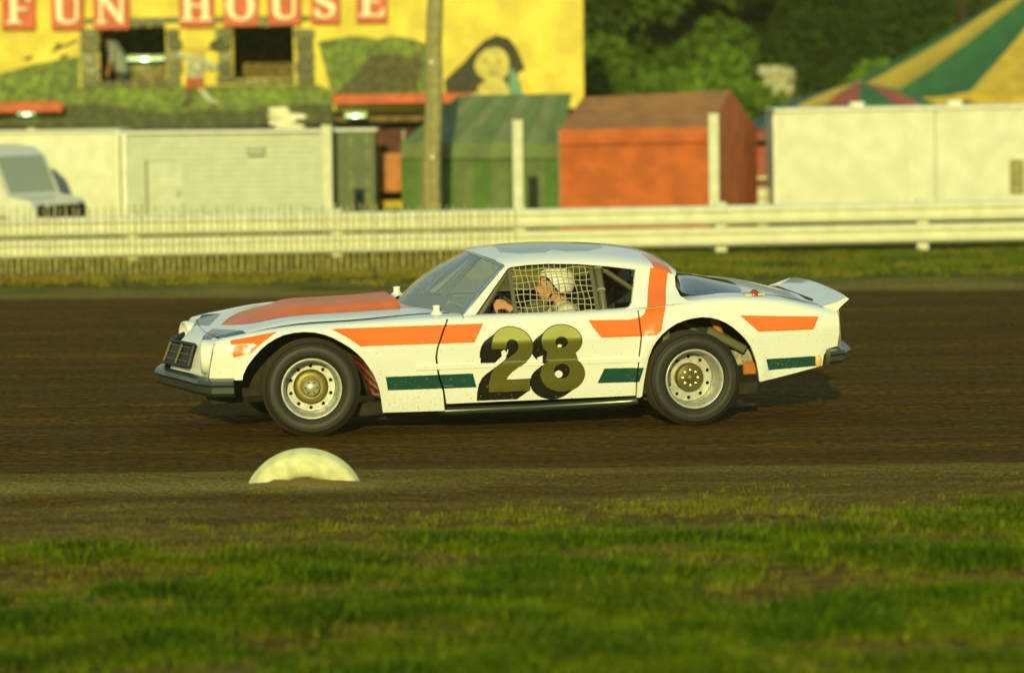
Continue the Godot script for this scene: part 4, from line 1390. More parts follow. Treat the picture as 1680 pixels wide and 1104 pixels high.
func paint_side(numbers: bool) -> Array:
	var im := Image.create(LW, LH, false, Image.FORMAT_RGB8)
	var me := Image.create(LW, LH, false, Image.FORMAT_RGB8)
	me.fill(Color.BLACK)
	var white := lin(0.73, 0.735, 0.68)
	var org := lin(0.72, 0.15, 0.010)
	var grn := lin(0.012, 0.060, 0.048)
	var blk := lin(0.012, 0.011, 0.008)
	im.fill(white)
	# orange band: wing, door, sail panel and tail
	fill(im, to_px([[-1.929, 0.777], [-1.60, 0.825], [-1.625, 0.812], [-1.70, 0.762], [-1.76, 0.715], [-1.796, 0.681], [-1.916, 0.661]]), org)
	fill(im, to_px([[-1.225, 0.826], [-0.142, 0.809], [-0.175, 0.75], [-0.212, 0.679], [-0.987, 0.694], [-1.025, 0.695], [-1.10, 0.752], [-1.16, 0.79]]), org)
	fill(im, to_px([[1.15, 1.32], [1.163, 1.225], [1.129, 1.119], [1.085, 0.98], [1.042, 0.858], [1.02, 0.818], [0.985, 0.795], [0.911, 0.783], [0.615, 0.794], [0.645, 0.742], [0.702, 0.666], [1.079, 0.660], [1.11, 0.672], [1.134, 0.70], [1.158, 0.79], [1.183, 0.872], [1.241, 1.053], [1.28, 1.15], [1.30, 1.32]]), org)
	fill(im, to_px([[1.715, 0.775], [2.309, 0.732], [2.262, 0.642], [1.846, 0.651], [1.79, 0.705]]), org)
	# dark green band
	fill(im, to_px([[-0.852, 0.469], [-0.229, 0.460], [-0.204, 0.359], [-0.838, 0.372]]), grn)
	fill(im, to_px([[0.721, 0.443], [1.003, 0.437], [0.97, 0.334], [0.669, 0.340]]), grn)
	fill(im, to_px([[1.902, 0.450], [2.279, 0.448], [2.284, 0.375], [1.92, 0.368]]), grn)
	if numbers:
		var f2 := [[325, 370], [325, 310], [340, 245], [375, 185], [430, 142], [500, 122], [570, 122], [650, 145], [715, 190], [760, 245], [785, 305], [790, 350], [780, 410], [755, 460], [705, 515], [630, 570], [555, 625], [505, 680], [482, 728], [760, 715], [760, 845], [300, 862], [303, 760], [320, 670], [355, 600], [400, 555], [470, 505], [540, 455], [595, 415], [622, 375], [628, 330], [615, 290], [585, 265], [550, 258], [515, 268], [492, 300], [484, 345], [484, 363]]
		var n := 26
		for k in n + 1:
			var t := float(k) / n
			fill(im, num_px(f2, -135.0 * t, 100.0 * t), blk)
		for d in [[8, -6], [8, 4], [0, -8], [-6, -4]]:
			fill(im, num_px(f2, d[0], d[1]), blk)
		fill(im, num_px([[215, 380], [200, 490], [200, 530], [362, 525], [440, 455], [430, 380]]), blk)
		fill(im, num_px([[500, 375], [513, 372], [506, 420], [480, 452], [400, 520], [350, 583], [290, 603], [320, 560], [362, 528], [425, 465], [495, 405]]), white)
		var e1 := ell(1118, 275, 228, 178)
		var e2 := ell(1132, 655, 250, 200)
		var waist := [[960, 395], [1275, 400], [1310, 490], [940, 500]]
		for k in n + 1:
			var t := float(k) / n
			for g in [e1, e2]:
				fill(im, num_px(g, -118.0 * t, 92.0 * t), blk)
		fill(im, num_px(ell(1118, 275, 236, 186)), blk)
		fill(im, num_px(ell(1132, 655, 258, 208)), blk)
		fill(im, num_px([[840, 470], [905, 440], [900, 520], [850, 520]]), white)
		var gold := lin(0.54, 0.53, 0.12)
		for g in [f2, e1, e2, waist]:
			fill(im, num_px(g), gold)
			fill(me, num_px(g), Color.WHITE)
		for g in [ell(1118, 292, 72, 64), ell(1126, 620, 92, 88)]:
			fill(im, num_px(g), blk)
			fill(me, num_px(g), Color.BLACK)
		for g in [ell(1095, 333, 26, 18), ell(1090, 657, 45, 42)]:
			fill(im, num_px(g), white)
	# stone chips and mud specks thrown up by the wheels
	var r := RandomNumberGenerator.new()
	r.seed = 77
	for k in 900:
		var x := r.randf_range(-2.1, 2.4)
		var y := 0.2 + 0.45 * pow(r.randf(), 2.2)
		var p := to_px([[x, y]])[0]
		var s := r.randi_range(1, 4)
		im.fill_rect(Rect2i(int(p.x), int(p.y), s + r.randi_range(0, 3), s), lin(0.34, 0.27, 0.13))
	for k in 450:
		var behind := r.randf() < 0.5
		var x := (-0.86 if behind else 1.87) + absf(r.randfn()) * 0.20
		var y := 0.22 + (0.0 if behind else 0.10) + absf(r.randfn()) * 0.11
		var p := to_px([[x, y]])[0]
		im.fill_rect(Rect2i(int(p.x), int(p.y), r.randi_range(1, 5), r.randi_range(1, 3)), lin(0.46, 0.40, 0.24))
	im.resize(2048, 492, Image.INTERPOLATE_CUBIC)
	me.resize(2048, 492, Image.INTERPOLATE_CUBIC)
	return [im, me]

func paint_top() -> Image:
	var w := 2048
	var h := 820
	var im := Image.create(w, h, false, Image.FORMAT_RGB8)
	im.fill(lin(0.73, 0.735, 0.68))
	var P := func(a: Array) -> PackedVector2Array:
		var r := PackedVector2Array()
		for q in a:
			r.append(Vector2((q[0] + 2.3) / 5.0 * w, (0.5 + q[1] / 2.0) * h))
		return r
	var org := lin(0.72, 0.15, 0.010)
	var grn := lin(0.012, 0.060, 0.048)
	var grey := lin(0.34, 0.37, 0.29)
	# arrow-shaped orange field on the bonnet
	fill(im, P.call([[-1.90, 0.0], [-1.83, 0.20], [-1.68, 0.41], [-0.42, 0.43], [-0.5, 0.0], [-0.42, -0.43], [-1.68, -0.41], [-1.83, -0.20]]), org)
	# dark green wedges behind the nose
	fill(im, P.call([[-2.09, 0.40], [-1.97, 0.10], [-1.79, 0.70], [-1.95, 0.76]]), grn)
	fill(im, P.call([[-2.09, -0.40], [-1.97, -0.10], [-1.79, -0.70], [-1.95, -0.76]]), grn)
	# faded patches on the roof
	fill(im, P.call([[0.12, -0.30], [0.10, 0.30], [0.22, 0.40], [0.40, 0.42], [0.48, 0.34], [0.56, 0.40], [0.74, 0.38], [0.88, 0.22], [0.92, -0.25], [0.5, -0.36]]), grey)
	# the sail-panel band runs on over the roof edge
	fill(im, P.call([[1.13, 0.30], [1.16, 0.70], [1.285, 0.70], [1.26, 0.30]]), org)
	fill(im, P.call([[1.13, -0.30], [1.16, -0.70], [1.285, -0.70], [1.26, -0.30]]), org)
	return im

func paint_mat(tex: ImageTexture, me: ImageTexture = null) -> StandardMaterial3D:
	var m := StandardMaterial3D.new()
	m.albedo_texture = tex
	m.roughness = 0.24
	m.metallic_specular = 0.4
	m.clearcoat_enabled = true
	m.clearcoat = 0.45
	m.clearcoat_roughness = 0.05
	if me != null:
		m.metallic = 0.9
		m.metallic_texture = me
	return m

func sliced(a: Array, f: Callable, x0: float, x1: float, n: int) -> void:
	for k in n + 1:
		var x := lerpf(x0, x1, float(k) / n)
		a.append([x, f.call(x)])

func make_car() -> void:
	car = thing("race_car", "white stock car with orange and dark green stripes and number 28", "car", Vector3(-0.219, 0.003, -26.565), deg_to_rad(11.0))
	var piv := Vector3(0, 0.3, 0)
	TB = Transform3D(Basis(), piv) * Transform3D(Basis(Vector3.RIGHT, deg_to_rad(2.5)) * Basis(Vector3.BACK, deg_to_rad(1.5)), Vector3.ZERO) * Transform3D(Basis(), -piv)
	CAR = car.transform
	BODY = CAR * TB
	var ps := paint_side(true)
	var side_near := paint_mat(itex(ps[0]), itex(ps[1]))
	var side_far := paint_mat(itex(paint_side(false)[0]))
	var top_m := paint_mat(itex(paint_top()))
	for s: float in [1.0, -1.0]:
		var sm := side_near if s > 0 else side_far
		var fl := s < 0
		var inw := Vector3(0, 0, -0.03 * s)
		# front wing
		var a := [[-1.86, 0.50], [-2.0, 0.512], [-2.035, 0.60], [-2.045, 0.70]]
		a.reverse()
		var poly := [[-1.86, 0.50]]
		poly.append_array(ARCH_F)
		poly.append_array([[-0.434, 0.202], [-0.447, 0.346], [-0.480, 0.456], [-0.496, 0.586], [-0.485, 0.654], [-0.433, 0.783], [-0.400, top_edge(-0.40)]])
		sliced(poly, top_edge, -0.45, -2.04, 30)
		poly.append_array([[-2.050, 0.70], [-2.072, 0.60], [-2.085, 0.50]])
		var wing := bpm("front_wing", panel(V2(poly), side_map(s), fl, 0.045, uv_side, inw), sm)
		# wing top
		var wt := []
		sliced(wt, func(x: float) -> float: return s * top_reach(x), -2.04, -0.28, 36)
		sliced(wt, func(x: float) -> float: return s * minf(0.70, top_reach(x) - 0.03), -0.28, -2.03, 20)
		bpm("wing_top", panel(V2(wt), top_map(), not (Geometry2D.is_polygon_clockwise(V2(wt)) and false), 0.05, uv_top, Vector3.ZERO), top_m, wing)
		# door
		var d := [[-0.420, 0.252], [-0.433, 0.346], [-0.466, 0.456], [-0.482, 0.586], [-0.471, 0.654], [-0.419, 0.783], [-0.386, top_edge(-0.386)]]
		d.reverse()
		var dp := []
		sliced(dp, top_edge, 0.975, -0.386, 26)
		d.remove_at(0)
		dp.append_array(d)
		dp.append_array([[0.0, 0.247], [0.866, 0.236], [0.946, 0.236], [0.945, 0.335], [0.963, 0.509], [0.984, 0.651], [0.975, 0.79]])
		var door := bpm("door", panel(V2(dp), side_map(s), fl, 0.045, uv_side, inw), sm)
		# long rub plank on the door and wing
		var pl := ST()
		for k in 24:
			var x0 := lerpf(-0.638, 0.988, k / 24.0)
			var x1 := lerpf(-0.638, 0.988, (k + 1) / 24.0)
			var q := []
			for x: float in [x0, x1]:
				var yt := lerpf(0.546, 0.520, (x + 0.638) / 1.63)
				var zt := side_z(x, yt)
				q.append([Vector3(x, yt, s * zt), Vector3(x, yt - 0.012, s * (zt + 0.012)), Vector3(x, yt - 0.040, s * (zt + 0.010)), Vector3(x, yt - 0.046, s * (zt - 0.008))])
			for j in 3:
				for v: Vector3 in ([q[0][j], q[1][j + 1], q[1][j], q[0][j], q[0][j + 1], q[1][j + 1]] if s < 0 else [q[0][j], q[1][j], q[1][j + 1], q[0][j], q[1][j + 1], q[0][j + 1]]):
					pl.set_uv(uv_side(v))
					pl.add_vertex(v)
		bp("rub_plank", pl, sm, door)
		for hx in [-0.385, -0.405]:
			var hs := ST()
			bx(hs, Transform3D(Basis(), Vector3(hx, 0.375, s * (side_z(hx, 0.375) + 0.004))), Vector3(0.07, 0.018, 0.016), 0.004)
			if hx < -0.39:
				bp("hinge", hs, M.chrome, door)
		# quarter panel
		var qp := [[0.955, 0.222], [0.976, 0.218]]
		qp.append_array(ARCH_R)
		qp.append_array([[1.858, 0.288], [2.10, 0.330], [2.332, 0.374], [2.345, 0.45], [2.38, 0.495], [2.452, 0.508], [2.468, 0.60], [2.468, top_edge(2.468)]])
		sliced(qp, top_edge, 2.45, 0.985, 40)
		qp.append_array([[0.985, 0.79], [0.996, 0.651], [0.974, 0.509], [0.956, 0.335]])
		var quarter := bpm("quarter_panel", panel(V2(qp), side_map(s), fl, 0.045, uv_side, inw), sm)
		var qt := []
		sliced(qt, func(x: float) -> float: return s * top_reach(x), 1.24, 2.468, 30)
		sliced(qt, func(_x: float) -> float: return s * 0.665, 2.468, 1.24, 20)
		bpm("quarter_top", panel(V2(qt), top_map(), true, 0.05, uv_top, Vector3.ZERO), top_m, quarter)
		# window ledge
		var wl := []
		sliced(wl, func(x: float) -> float: return s * top_reach(x), -0.275, 1.235, 26)
		sliced(wl, func(_x: float) -> float: return s * 0.77, 1.235, -0.275, 20)
		bpm("window_ledge", panel(V2(wl), top_map(), true, 0.06, uv_top, Vector3.ZERO), top_m, door)
		# roof pillars and rail round the side window
		var gp := [[-0.275, 0.862], [-0.10, 1.02], [0.05, 1.155], [0.075, curve(RT, 0.075) - 0.09]]
		gp.reverse()
		var g2 := []
		sliced(g2, func(x: float) -> float: return curve(RT, x) - 0.09, 1.298, 0.075, 30)
		g2.pop_back()
		g2.append_array(gp)
		g2.append_array([[-0.185, 0.866], [-0.05, 1.01], [0.081, 1.146], [0.095, 1.160], [0.12, 1.169], [0.232, 1.178], [0.383, 1.180], [0.602, 1.168], [0.821, 1.143], [1.02, 1.112], [0.985, 1.0], [0.952, 0.895], [0.930, 0.868], [0.895, 0.858], [0.89, 0.852]])
		g2.append_array([[1.40, 0.885], [1.345, 0.895], [1.305, 0.925], [1.288, 0.985], [1.292, 1.02]])
		bpm("roof_pillars", panel(V2(g2), func(p: Vector2) -> Vector3: return Vector3(p.x, p.y, s * (green_z(p.y) + 0.055 * smoothstep(0.99, 0.85, p.y) * smoothstep(0.97, 1.06, p.x))), fl, 0.04, uv_side, Vector3(0, 0, -0.035 * s)), sm)
		# inner door lining
		bbox("door_lining", Vector3(0.30, 0.54, s * 0.80), Vector3(1.42, 0.58, 0.02), M.cabin)
	# bonnet
	var cowl := func(z: float) -> float: return -0.63 + 0.34 * pow(z / 0.76, 2.0)
	var hp := []
	for k in 13:
		var z := lerpf(0.685, -0.685, k / 12.0)
		hp.append([-2.03 + 0.05 * pow(absf(z) / 0.685, 3.0), z])
	for k in 13:
		var z := lerpf(-0.685, 0.685, k / 12.0)
		hp.append([cowl.call(z), z])
	var bonnet := bpm("bonnet", panel(V2(hp), top_map(0.004), true, 0.05, uv_top, Vector3(0, -0.02, 0)), top_m)
	# raised scoop on the bonnet
	var sc := ST(true)
	grid(sc, func(u: float, v: float) -> Vector3:
		var x := lerpf(-1.89, -0.66, v)
		var zo := curve([[-1.89, 0.02], [-1.82, 0.22], [-1.68, 0.405], [-0.66, 0.42]], x)
		var zi := curve([[-1.89, 0.0], [-1.60, 0.10], [-1.46, 0.22], [-1.38, 0.275], [-0.66, 0.285]], x)
		var z := lerpf(zo, -zo, u)
		var H := 0.030 * smoothstep(-1.96, -1.50, x) + 0.010 * smoothstep(-1.53, -1.44, x) + 0.006 * smoothstep(-0.9, -0.66, x)
		var t := clampf((zo - absf(z)) / maxf(0.01, zo - zi), 0.0, 1.0)
		var h := H * (t - 0.12 * sin(TAU * t) / TAU * 2.0)
		return Vector3(x, top_y(x, z) + 0.0055 + h, z), 44, 44, uv_top)
	var scoop := bp("bonnet_scoop", sc, M.orange, bonnet)
	var so := ST()
	prism(so, V2([[-0.42, 0.0], [0.42, 0.0], [0.28, 0.045], [-0.28, 0.045]]), 0.0, 0.01, Transform3D(Basis(Vector3.UP, PI / 2), Vector3(-0.664, top_y(-0.66, 0.0) + 0.004, 0)))
	bp("scoop_end", so, M.orange, scoop)
	for p in [[-0.444, 0.70], [-0.50, -0.70]]:
		var cs := ST(true)
		lathe(cs, Transform3D(Basis(Vector3.RIGHT, -PI / 2), Vector3(p[0], top_y(p[0], p[1]) - 0.004, p[1])), [[0.045, 0.0], [0.042, 0.012], [0.028, 0.02], [0.024, 0.045], [0.028, 0.052], [0.026, 0.062], [0.0, 0.066]], 16)
		bp("cowl_knob", cs, M.white)
	# nose and grille
	var nx := func(z: float) -> float: return -2.045 - 0.21 * pow(maxf(0.0, 1.0 - sqrt(z * z + 0.004) / 0.56), 1.15)
	var nose := ST(true)
	grid(nose, func(u: float, v: float) -> Vector3:
		var z := lerpf(0.826, -0.826, u)
		var x0 := -2.03 + 0.05 * pow(minf(1.0, absf(z) / 0.685), 3.0)
		if absf(z) > 0.69:
			x0 = -1.98 - 0.05 * smoothstep(0.69, 0.8, absf(z))
		var y0 := top_y(x0, minf(absf(z), 0.80)) + (0.0 if absf(z) > 0.69 else 0.003)
		var p0 := Vector2(x0 - 0.004, y0)
		var p1 := Vector2(nx.call(z) - 0.01, y0 - 0.005 - 0.02 * (1.0 - absf(z)))
		var p2 := Vector2(nx.call(z) - 0.05, 0.49)
		var w := p0.lerp(p1, v).lerp(p1.lerp(p2, v), v)
		return Vector3(w.x, w.y, z), 48, 16, uv_top)
	var nosep := bp("nose_panel", nose, top_m)
	# the grille follows the pointed nose; gp(z, y) lies on its face
	var gp2 := func(z: float, y: float, out: float) -> Vector3: return Vector3(float(nx.call(z)) - 0.012 - (0.72 - y) * 0.42 - out, y, z)
	var gb := ST()
	for k in 16:
		var z0 := lerpf(-0.39, 0.39, k / 16.0)
		var z1 := lerpf(-0.39, 0.39, (k + 1) / 16.0)
		quad(gb, gp2.call(z0, 0.552, 0.0), gp2.call(z1, 0.552, 0.0), gp2.call(z1, 0.704, 0.0), gp2.call(z0, 0.704, 0.0))
	var grille := bp("grille", gb, M.black)
	for e in [[0.552, 0.552, -0.40, 0.40], [0.704, 0.704, -0.37, 0.37]]:
		var gf := ST()
		var pts := []
		for k in 13:
			pts.append(gp2.call(lerpf(e[2], e[3], k / 12.0), e[0], 0.010))
		tube(gf, pts, 0.014, 8)
		bp("frame_rail", gf, M.black, grille)
	for z: float in [-0.385, 0.385]:
		var gf := ST()
		bar(gf, gp2.call(z * 1.03, 0.552, 0.010), gp2.call(z * 0.95, 0.704, 0.010), 0.028, 0.026, 0.006)
		bp("frame_rail", gf, M.black, grille)
	for z: float in [-0.20, 0.0, 0.20]:
		var gr := ST()
		bar(gr, gp2.call(z, 0.555, 0.012), gp2.call(z, 0.702, 0.012), 0.022, 0.014, 0.003)
		bp("upright", gr, M.hub if z > -0.1 else M.frame, grille)
	for y in [0.585, 0.632, 0.68]:
		var gr := ST()
		var pts := []
		for k in 13:
			pts.append(gp2.call(lerpf(-0.37, 0.37, k / 12.0), y, 0.006))
		tube(gr, pts, 0.005, 6)
		bp("bar", gr, M.bar, grille)
	for s: float in [1.0, -1.0]:
		var hb := ST(true)
		lathe(hb, Transform3D(Basis(Vector3.UP, -PI / 2 - 0.22 * s), Vector3(-2.075, 0.645, 0.62 * s)), [[0.118, -0.06], [0.122, 0.018], [0.115, 0.034], [0.104, 0.030], [0.096, -0.005], [0.088, -0.03], [0.05, -0.015], [0.0, -0.01]], 28)
		bp("headlight_bucket", hb, M.white, nosep)
	# bumpers
	bumper("front_bumper", [[-1.925, 0.925], [-2.06, 0.88], [-2.13, 0.77], [-2.215, 0.46], [-2.30, 0.2], [-2.35, 0.0], [-2.30, -0.2], [-2.215, -0.46], [-2.13, -0.77], [-2.06, -0.88], [-1.925, -0.925]], 0.385, 0.518, -1.0)
	bumper("rear_bumper", [[2.36, 0.90], [2.46, 0.86], [2.545, 0.70], [2.59, 0.40], [2.61, 0.0], [2.59, -0.40], [2.545, -0.70], [2.46, -0.86], [2.36, -0.90]], 0.385, 0.495, 1.0)
	# lower front valance
	bbox("valance", Vector3(-2.0, 0.37, 0), Vector3(0.12, 0.14, 1.35), M.under, 0.02)
	# windscreen
	var wsf := func(u: float, v: float) -> Vector3:
		var s := lerpf(1.0, -1.0, u)
		var b := Vector3(-0.615 + 0.345 * s * s, 0.868 + 0.012 * (1.0 - s * s), 0.775 * s)
		var t := Vector3(-0.075 + 0.14 * s * s, curve(RT, -0.075 + 0.14 * s * s) - 0.012 - 0.075 * s * s, 0.585 * s)
		var p := b.lerp(t, v)
		return p + Vector3(-0.03, 0.03, 0) * sin(PI * v) * (1.0 - s * s * 0.6)
	var ws := ST(true)
	grid(ws, wsf, 24, 14)
	bp("windscreen", ws, M.glass)
	for s: float in [0.0, 1.0]:
		var tp := []
		for k in 9:
			tp.append(wsf.call(s, k / 8.0) + Vector3(0.004, 0.006, 0.008 * (1.0 - 2.0 * s)))
		var ts := ST()
		tube(ts, tp, 0.013, 8)
		bp("screen_trim", ts, M.chrome)
	var tt := ST()
	var tpp := []
	for k in 17:
		tpp.append(wsf.call(k / 16.0, 1.0) + Vector3(0.0, 0.006, 0))
	tube(tt, tpp, 0.011, 8)
	bp("screen_trim", tt, M.chrome)
	# cowl below the glass
	var cw := ST(true)
	grid(cw, func(u: float, v: float) -> Vector3:
		var z := lerpf(0.80, -0.80, u)
		return Vector3(lerpf(float(cowl.call(minf(0.76, absf(z)))) + 0.006, 0.12, v), lerpf(0.862, 0.80, v) + 0.008 * (1.0 - z * z), z), 20, 6)
	bp("dashboard", cw, M.cabin)
	# roof
	var rf := ST(true)
	grid(rf, func(u: float, v: float) -> Vector3:
		var s := lerpf(1.0, -1.0, u)
		var q := absf(s)
		var zz: float
		var xf := -0.075 + 0.14 * minf(1.0, s * s * 1.1)
		var x := lerpf(xf, 1.385 - 0.085 * s * s, v)
		var R := curve(RT, x)
		var yE := R - 0.06
		var zE := green_z(yE)
		var y: float
		if q < 0.8:
			zz = q / 0.8 * (zE - 0.10)
			y = R - 0.06 * pow(zz / zE, 2.0)
		else:
			var t := (q - 0.8) / 0.2
			var c := Vector2(zE - 0.10, R - 0.06 * pow((zE - 0.10) / zE, 2.0))
			var e := Vector2(zE - 0.004, yE - 0.004)
			var a := Vector2(green_z(R - 0.092), R - 0.092)
			var w := c.lerp(e, t).lerp(e.lerp(a, t), t)
			zz = w.x
			y = w.y
		return Vector3(x, y, zz * signf(s)), 44, 40, uv_top)
	bp("roof", rf, top_m)
	# rear window, bulging low over the deck
	var rw := ST(true)
	grid(rw, func(u: float, v: float) -> Vector3:
		var s := lerpf(1.0, -1.0, u)
		var c := 1.0 - s * s
		var px := [[0.0, 1.315 + 0.05 * c], [0.25, 1.35 + 0.07 * c], [0.6, 1.56 + 0.04 * c], [1.0, 1.80 + 0.07 * c]]
		var py := [[0.0, 1.04 + 0.05 * c], [0.25, 0.935 + 0.075 * c], [0.6, 0.912 + 0.075 * c], [1.0, 0.905 + 0.025 * c]]
		return Vector3(curve(px, v), curve(py, v), 0.70 * s), 22, 18)
	bp("rear_window", rw, M.rear_glass)
	# boot deck and tail
	var dk := []
	for k in 11:
		var z := lerpf(0.66, -0.66, k / 10.0)
		dk.append([1.80 + 0.07 * (1.0 - pow(z / 0.66, 2.0)) - 0.01, z])
	for k in 11:
		dk.append([2.475, lerpf(-0.66, 0.66, k / 10.0)])
	bpm("boot_lid", panel(V2(dk), top_map(0.003), true, 0.05, uv_top, Vector3(0, -0.02, 0)), top_m)
	var tail := ST(true)
	grid(tail, func(u: float, v: float) -> Vector3:
		var z := lerpf(-0.815, 0.815, u)
		var y := lerpf(0.40, top_y(2.468, minf(absf(z), 0.74)) + 0.002, v)
		return Vector3(2.47 + 0.012 * sin(PI * v), y, z), 20, 8)
	var tailp := bp("tail_panel", tail, M.white)
	for z in [-0.62, -0.42, 0.42, 0.62]:
		var tl := ST(true)
		lathe(tl, Transform3D(Basis(Vector3.UP, PI / 2), Vector3(2.475, 0.62, z)), [[0.08, 0.0], [0.08, 0.02], [0.06, 0.03], [0.0, 0.034]], 20)
		bp("tail_light", tl, M.lens_red, tailp)
	# spoiler lip
	var sp := ST()
	for k in 20:
		var z0 := lerpf(-0.76, 0.76, k / 20.0)
		var z1 := lerpf(-0.76, 0.76, (k + 1) / 20.0)
		var sec := func(z: float) -> Array:
			var e := smoothstep(0.60, 0.76, absf(z))
			var yb := top_y(2.42, minf(absf(z), 0.74)) - 0.01
			var h := 0.092 - 0.008 * e
			return [Vector3(2.36, yb + 0.028, z), Vector3(2.44, yb + 0.042, z), Vector3(2.545, yb + h, z), Vector3(2.565, yb + h - 0.010, z), Vector3(2.50, yb + 0.02, z), Vector3(2.475, yb - 0.01, z)]
		var A: Array = sec.call(z0)
		var B: Array = sec.call(z1)
		sp.set_smooth_group(1)
		for j in 5:
			quad(sp, A[j], B[j], B[j + 1], A[j + 1])
		sp.set_smooth_group(-1)
		if k == 0 or k == 19:
			var E: Array = A if k == 0 else B
			for j in range(1, 5):
				if k == 0:
					tri(sp, E[0], E[j], E[j + 1])
				else:
					tri(sp, E[0], E[j + 1], E[j])
	bp("spoiler", sp, M.white)
	# marker plate and lamps
	var mk := bbox("marker_plate", Vector3(1.862, top_y(1.86, 0.70) + 0.004, 0.70), Vector3(0.15, 0.016, 0.15), M.tan, 0.004)
	var ml := ST(true)
	lathe(ml, Transform3D(Basis(Vector3.RIGHT, -0.5), Vector3(1.862, top_y(1.86, 0.74) + 0.012, 0.755)), [[0.03, -0.01], [0.03, 0.012], [0.022, 0.018], [0.0, 0.02]], 16)
	bp("red_lens", ml, M.lens_red, mk)
	var am := ST(true)
	lathe(am, Transform3D(Basis().scaled(Vector3(0.75, 1.5, 1.0)), Vector3(2.30, 0.41, side_z(2.30, 0.41) - 0.002)), [[0.03, 0.0], [0.03, 0.010], [0.02, 0.018], [0.0, 0.02]], 16)
	bp("marker_lamp", am, M.amber)
	make_car_inside()
	make_wheels()

func bumper(called: String, plan: Array, y0: float, y1: float, out: float) -> void:
	var st := ST()
	var sec := [[0.0, 0.0], [0.045, 0.012], [0.062, 0.035], [0.060, 0.075], [0.072, 0.095], [0.060, 0.120], [0.0, 0.133]]
	var k := (y1 - y0) / 0.133
	var rows := []
	for i in plan.size():
		var p := Vector2(plan[i][0], plan[i][1])
		var a := Vector2(plan[maxi(0, i - 1)][0], plan[maxi(0, i - 1)][1])
		var b := Vector2(plan[mini(plan.size() - 1, i + 1)][0], plan[mini(plan.size() - 1, i + 1)][1])
		var t := (b - a).normalized()
		var n := Vector2(t.y, -t.x)
		if n.x * out < 0.0:
			n = -n
		if i == 0 or i == plan.size() - 1:
			n = Vector2(0.2 * out, signf(p.y)).normalized()
		var r: Array[Vector3] = []
		for s in sec:
			var q: Vector2 = p + n * (s[0] - 0.03)
			r.append(Vector3(q.x, y0 + s[1] * k, q.y))
		rows.append(r)
	for i in plan.size() - 1:
		st.set_smooth_group(-1)
		for j in sec.size() - 1:
			if out < 0.0:
				quad(st, rows[i + 1][j], rows[i][j], rows[i][j + 1], rows[i + 1][j + 1])
			else:
				quad(st, rows[i][j], rows[i + 1][j], rows[i + 1][j + 1], rows[i][j + 1])
		# rear face
		if out < 0.0:
			quad(st, rows[i][0], rows[i + 1][0], rows[i + 1][6], rows[i][6])
		else:
			quad(st, rows[i + 1][0], rows[i][0], rows[i][6], rows[i + 1][6])
	for e: int in [0, plan.size() - 1]:
		for j in range(1, sec.size() - 1):
			tri(st, rows[e][0], rows[e][j], rows[e][j + 1])
	var b := bp(called, st, M.bumper)
	for z: float in [-0.5, 0.5]:
		var s2 := ST()
		bx(s2, Transform3D(Basis(), Vector3((plan[3][0] - 0.09 * out), (y0 + y1) / 2, z)), Vector3(0.22, 0.06, 0.05), 0.008)
		bp("bracket", s2, M.under, b)

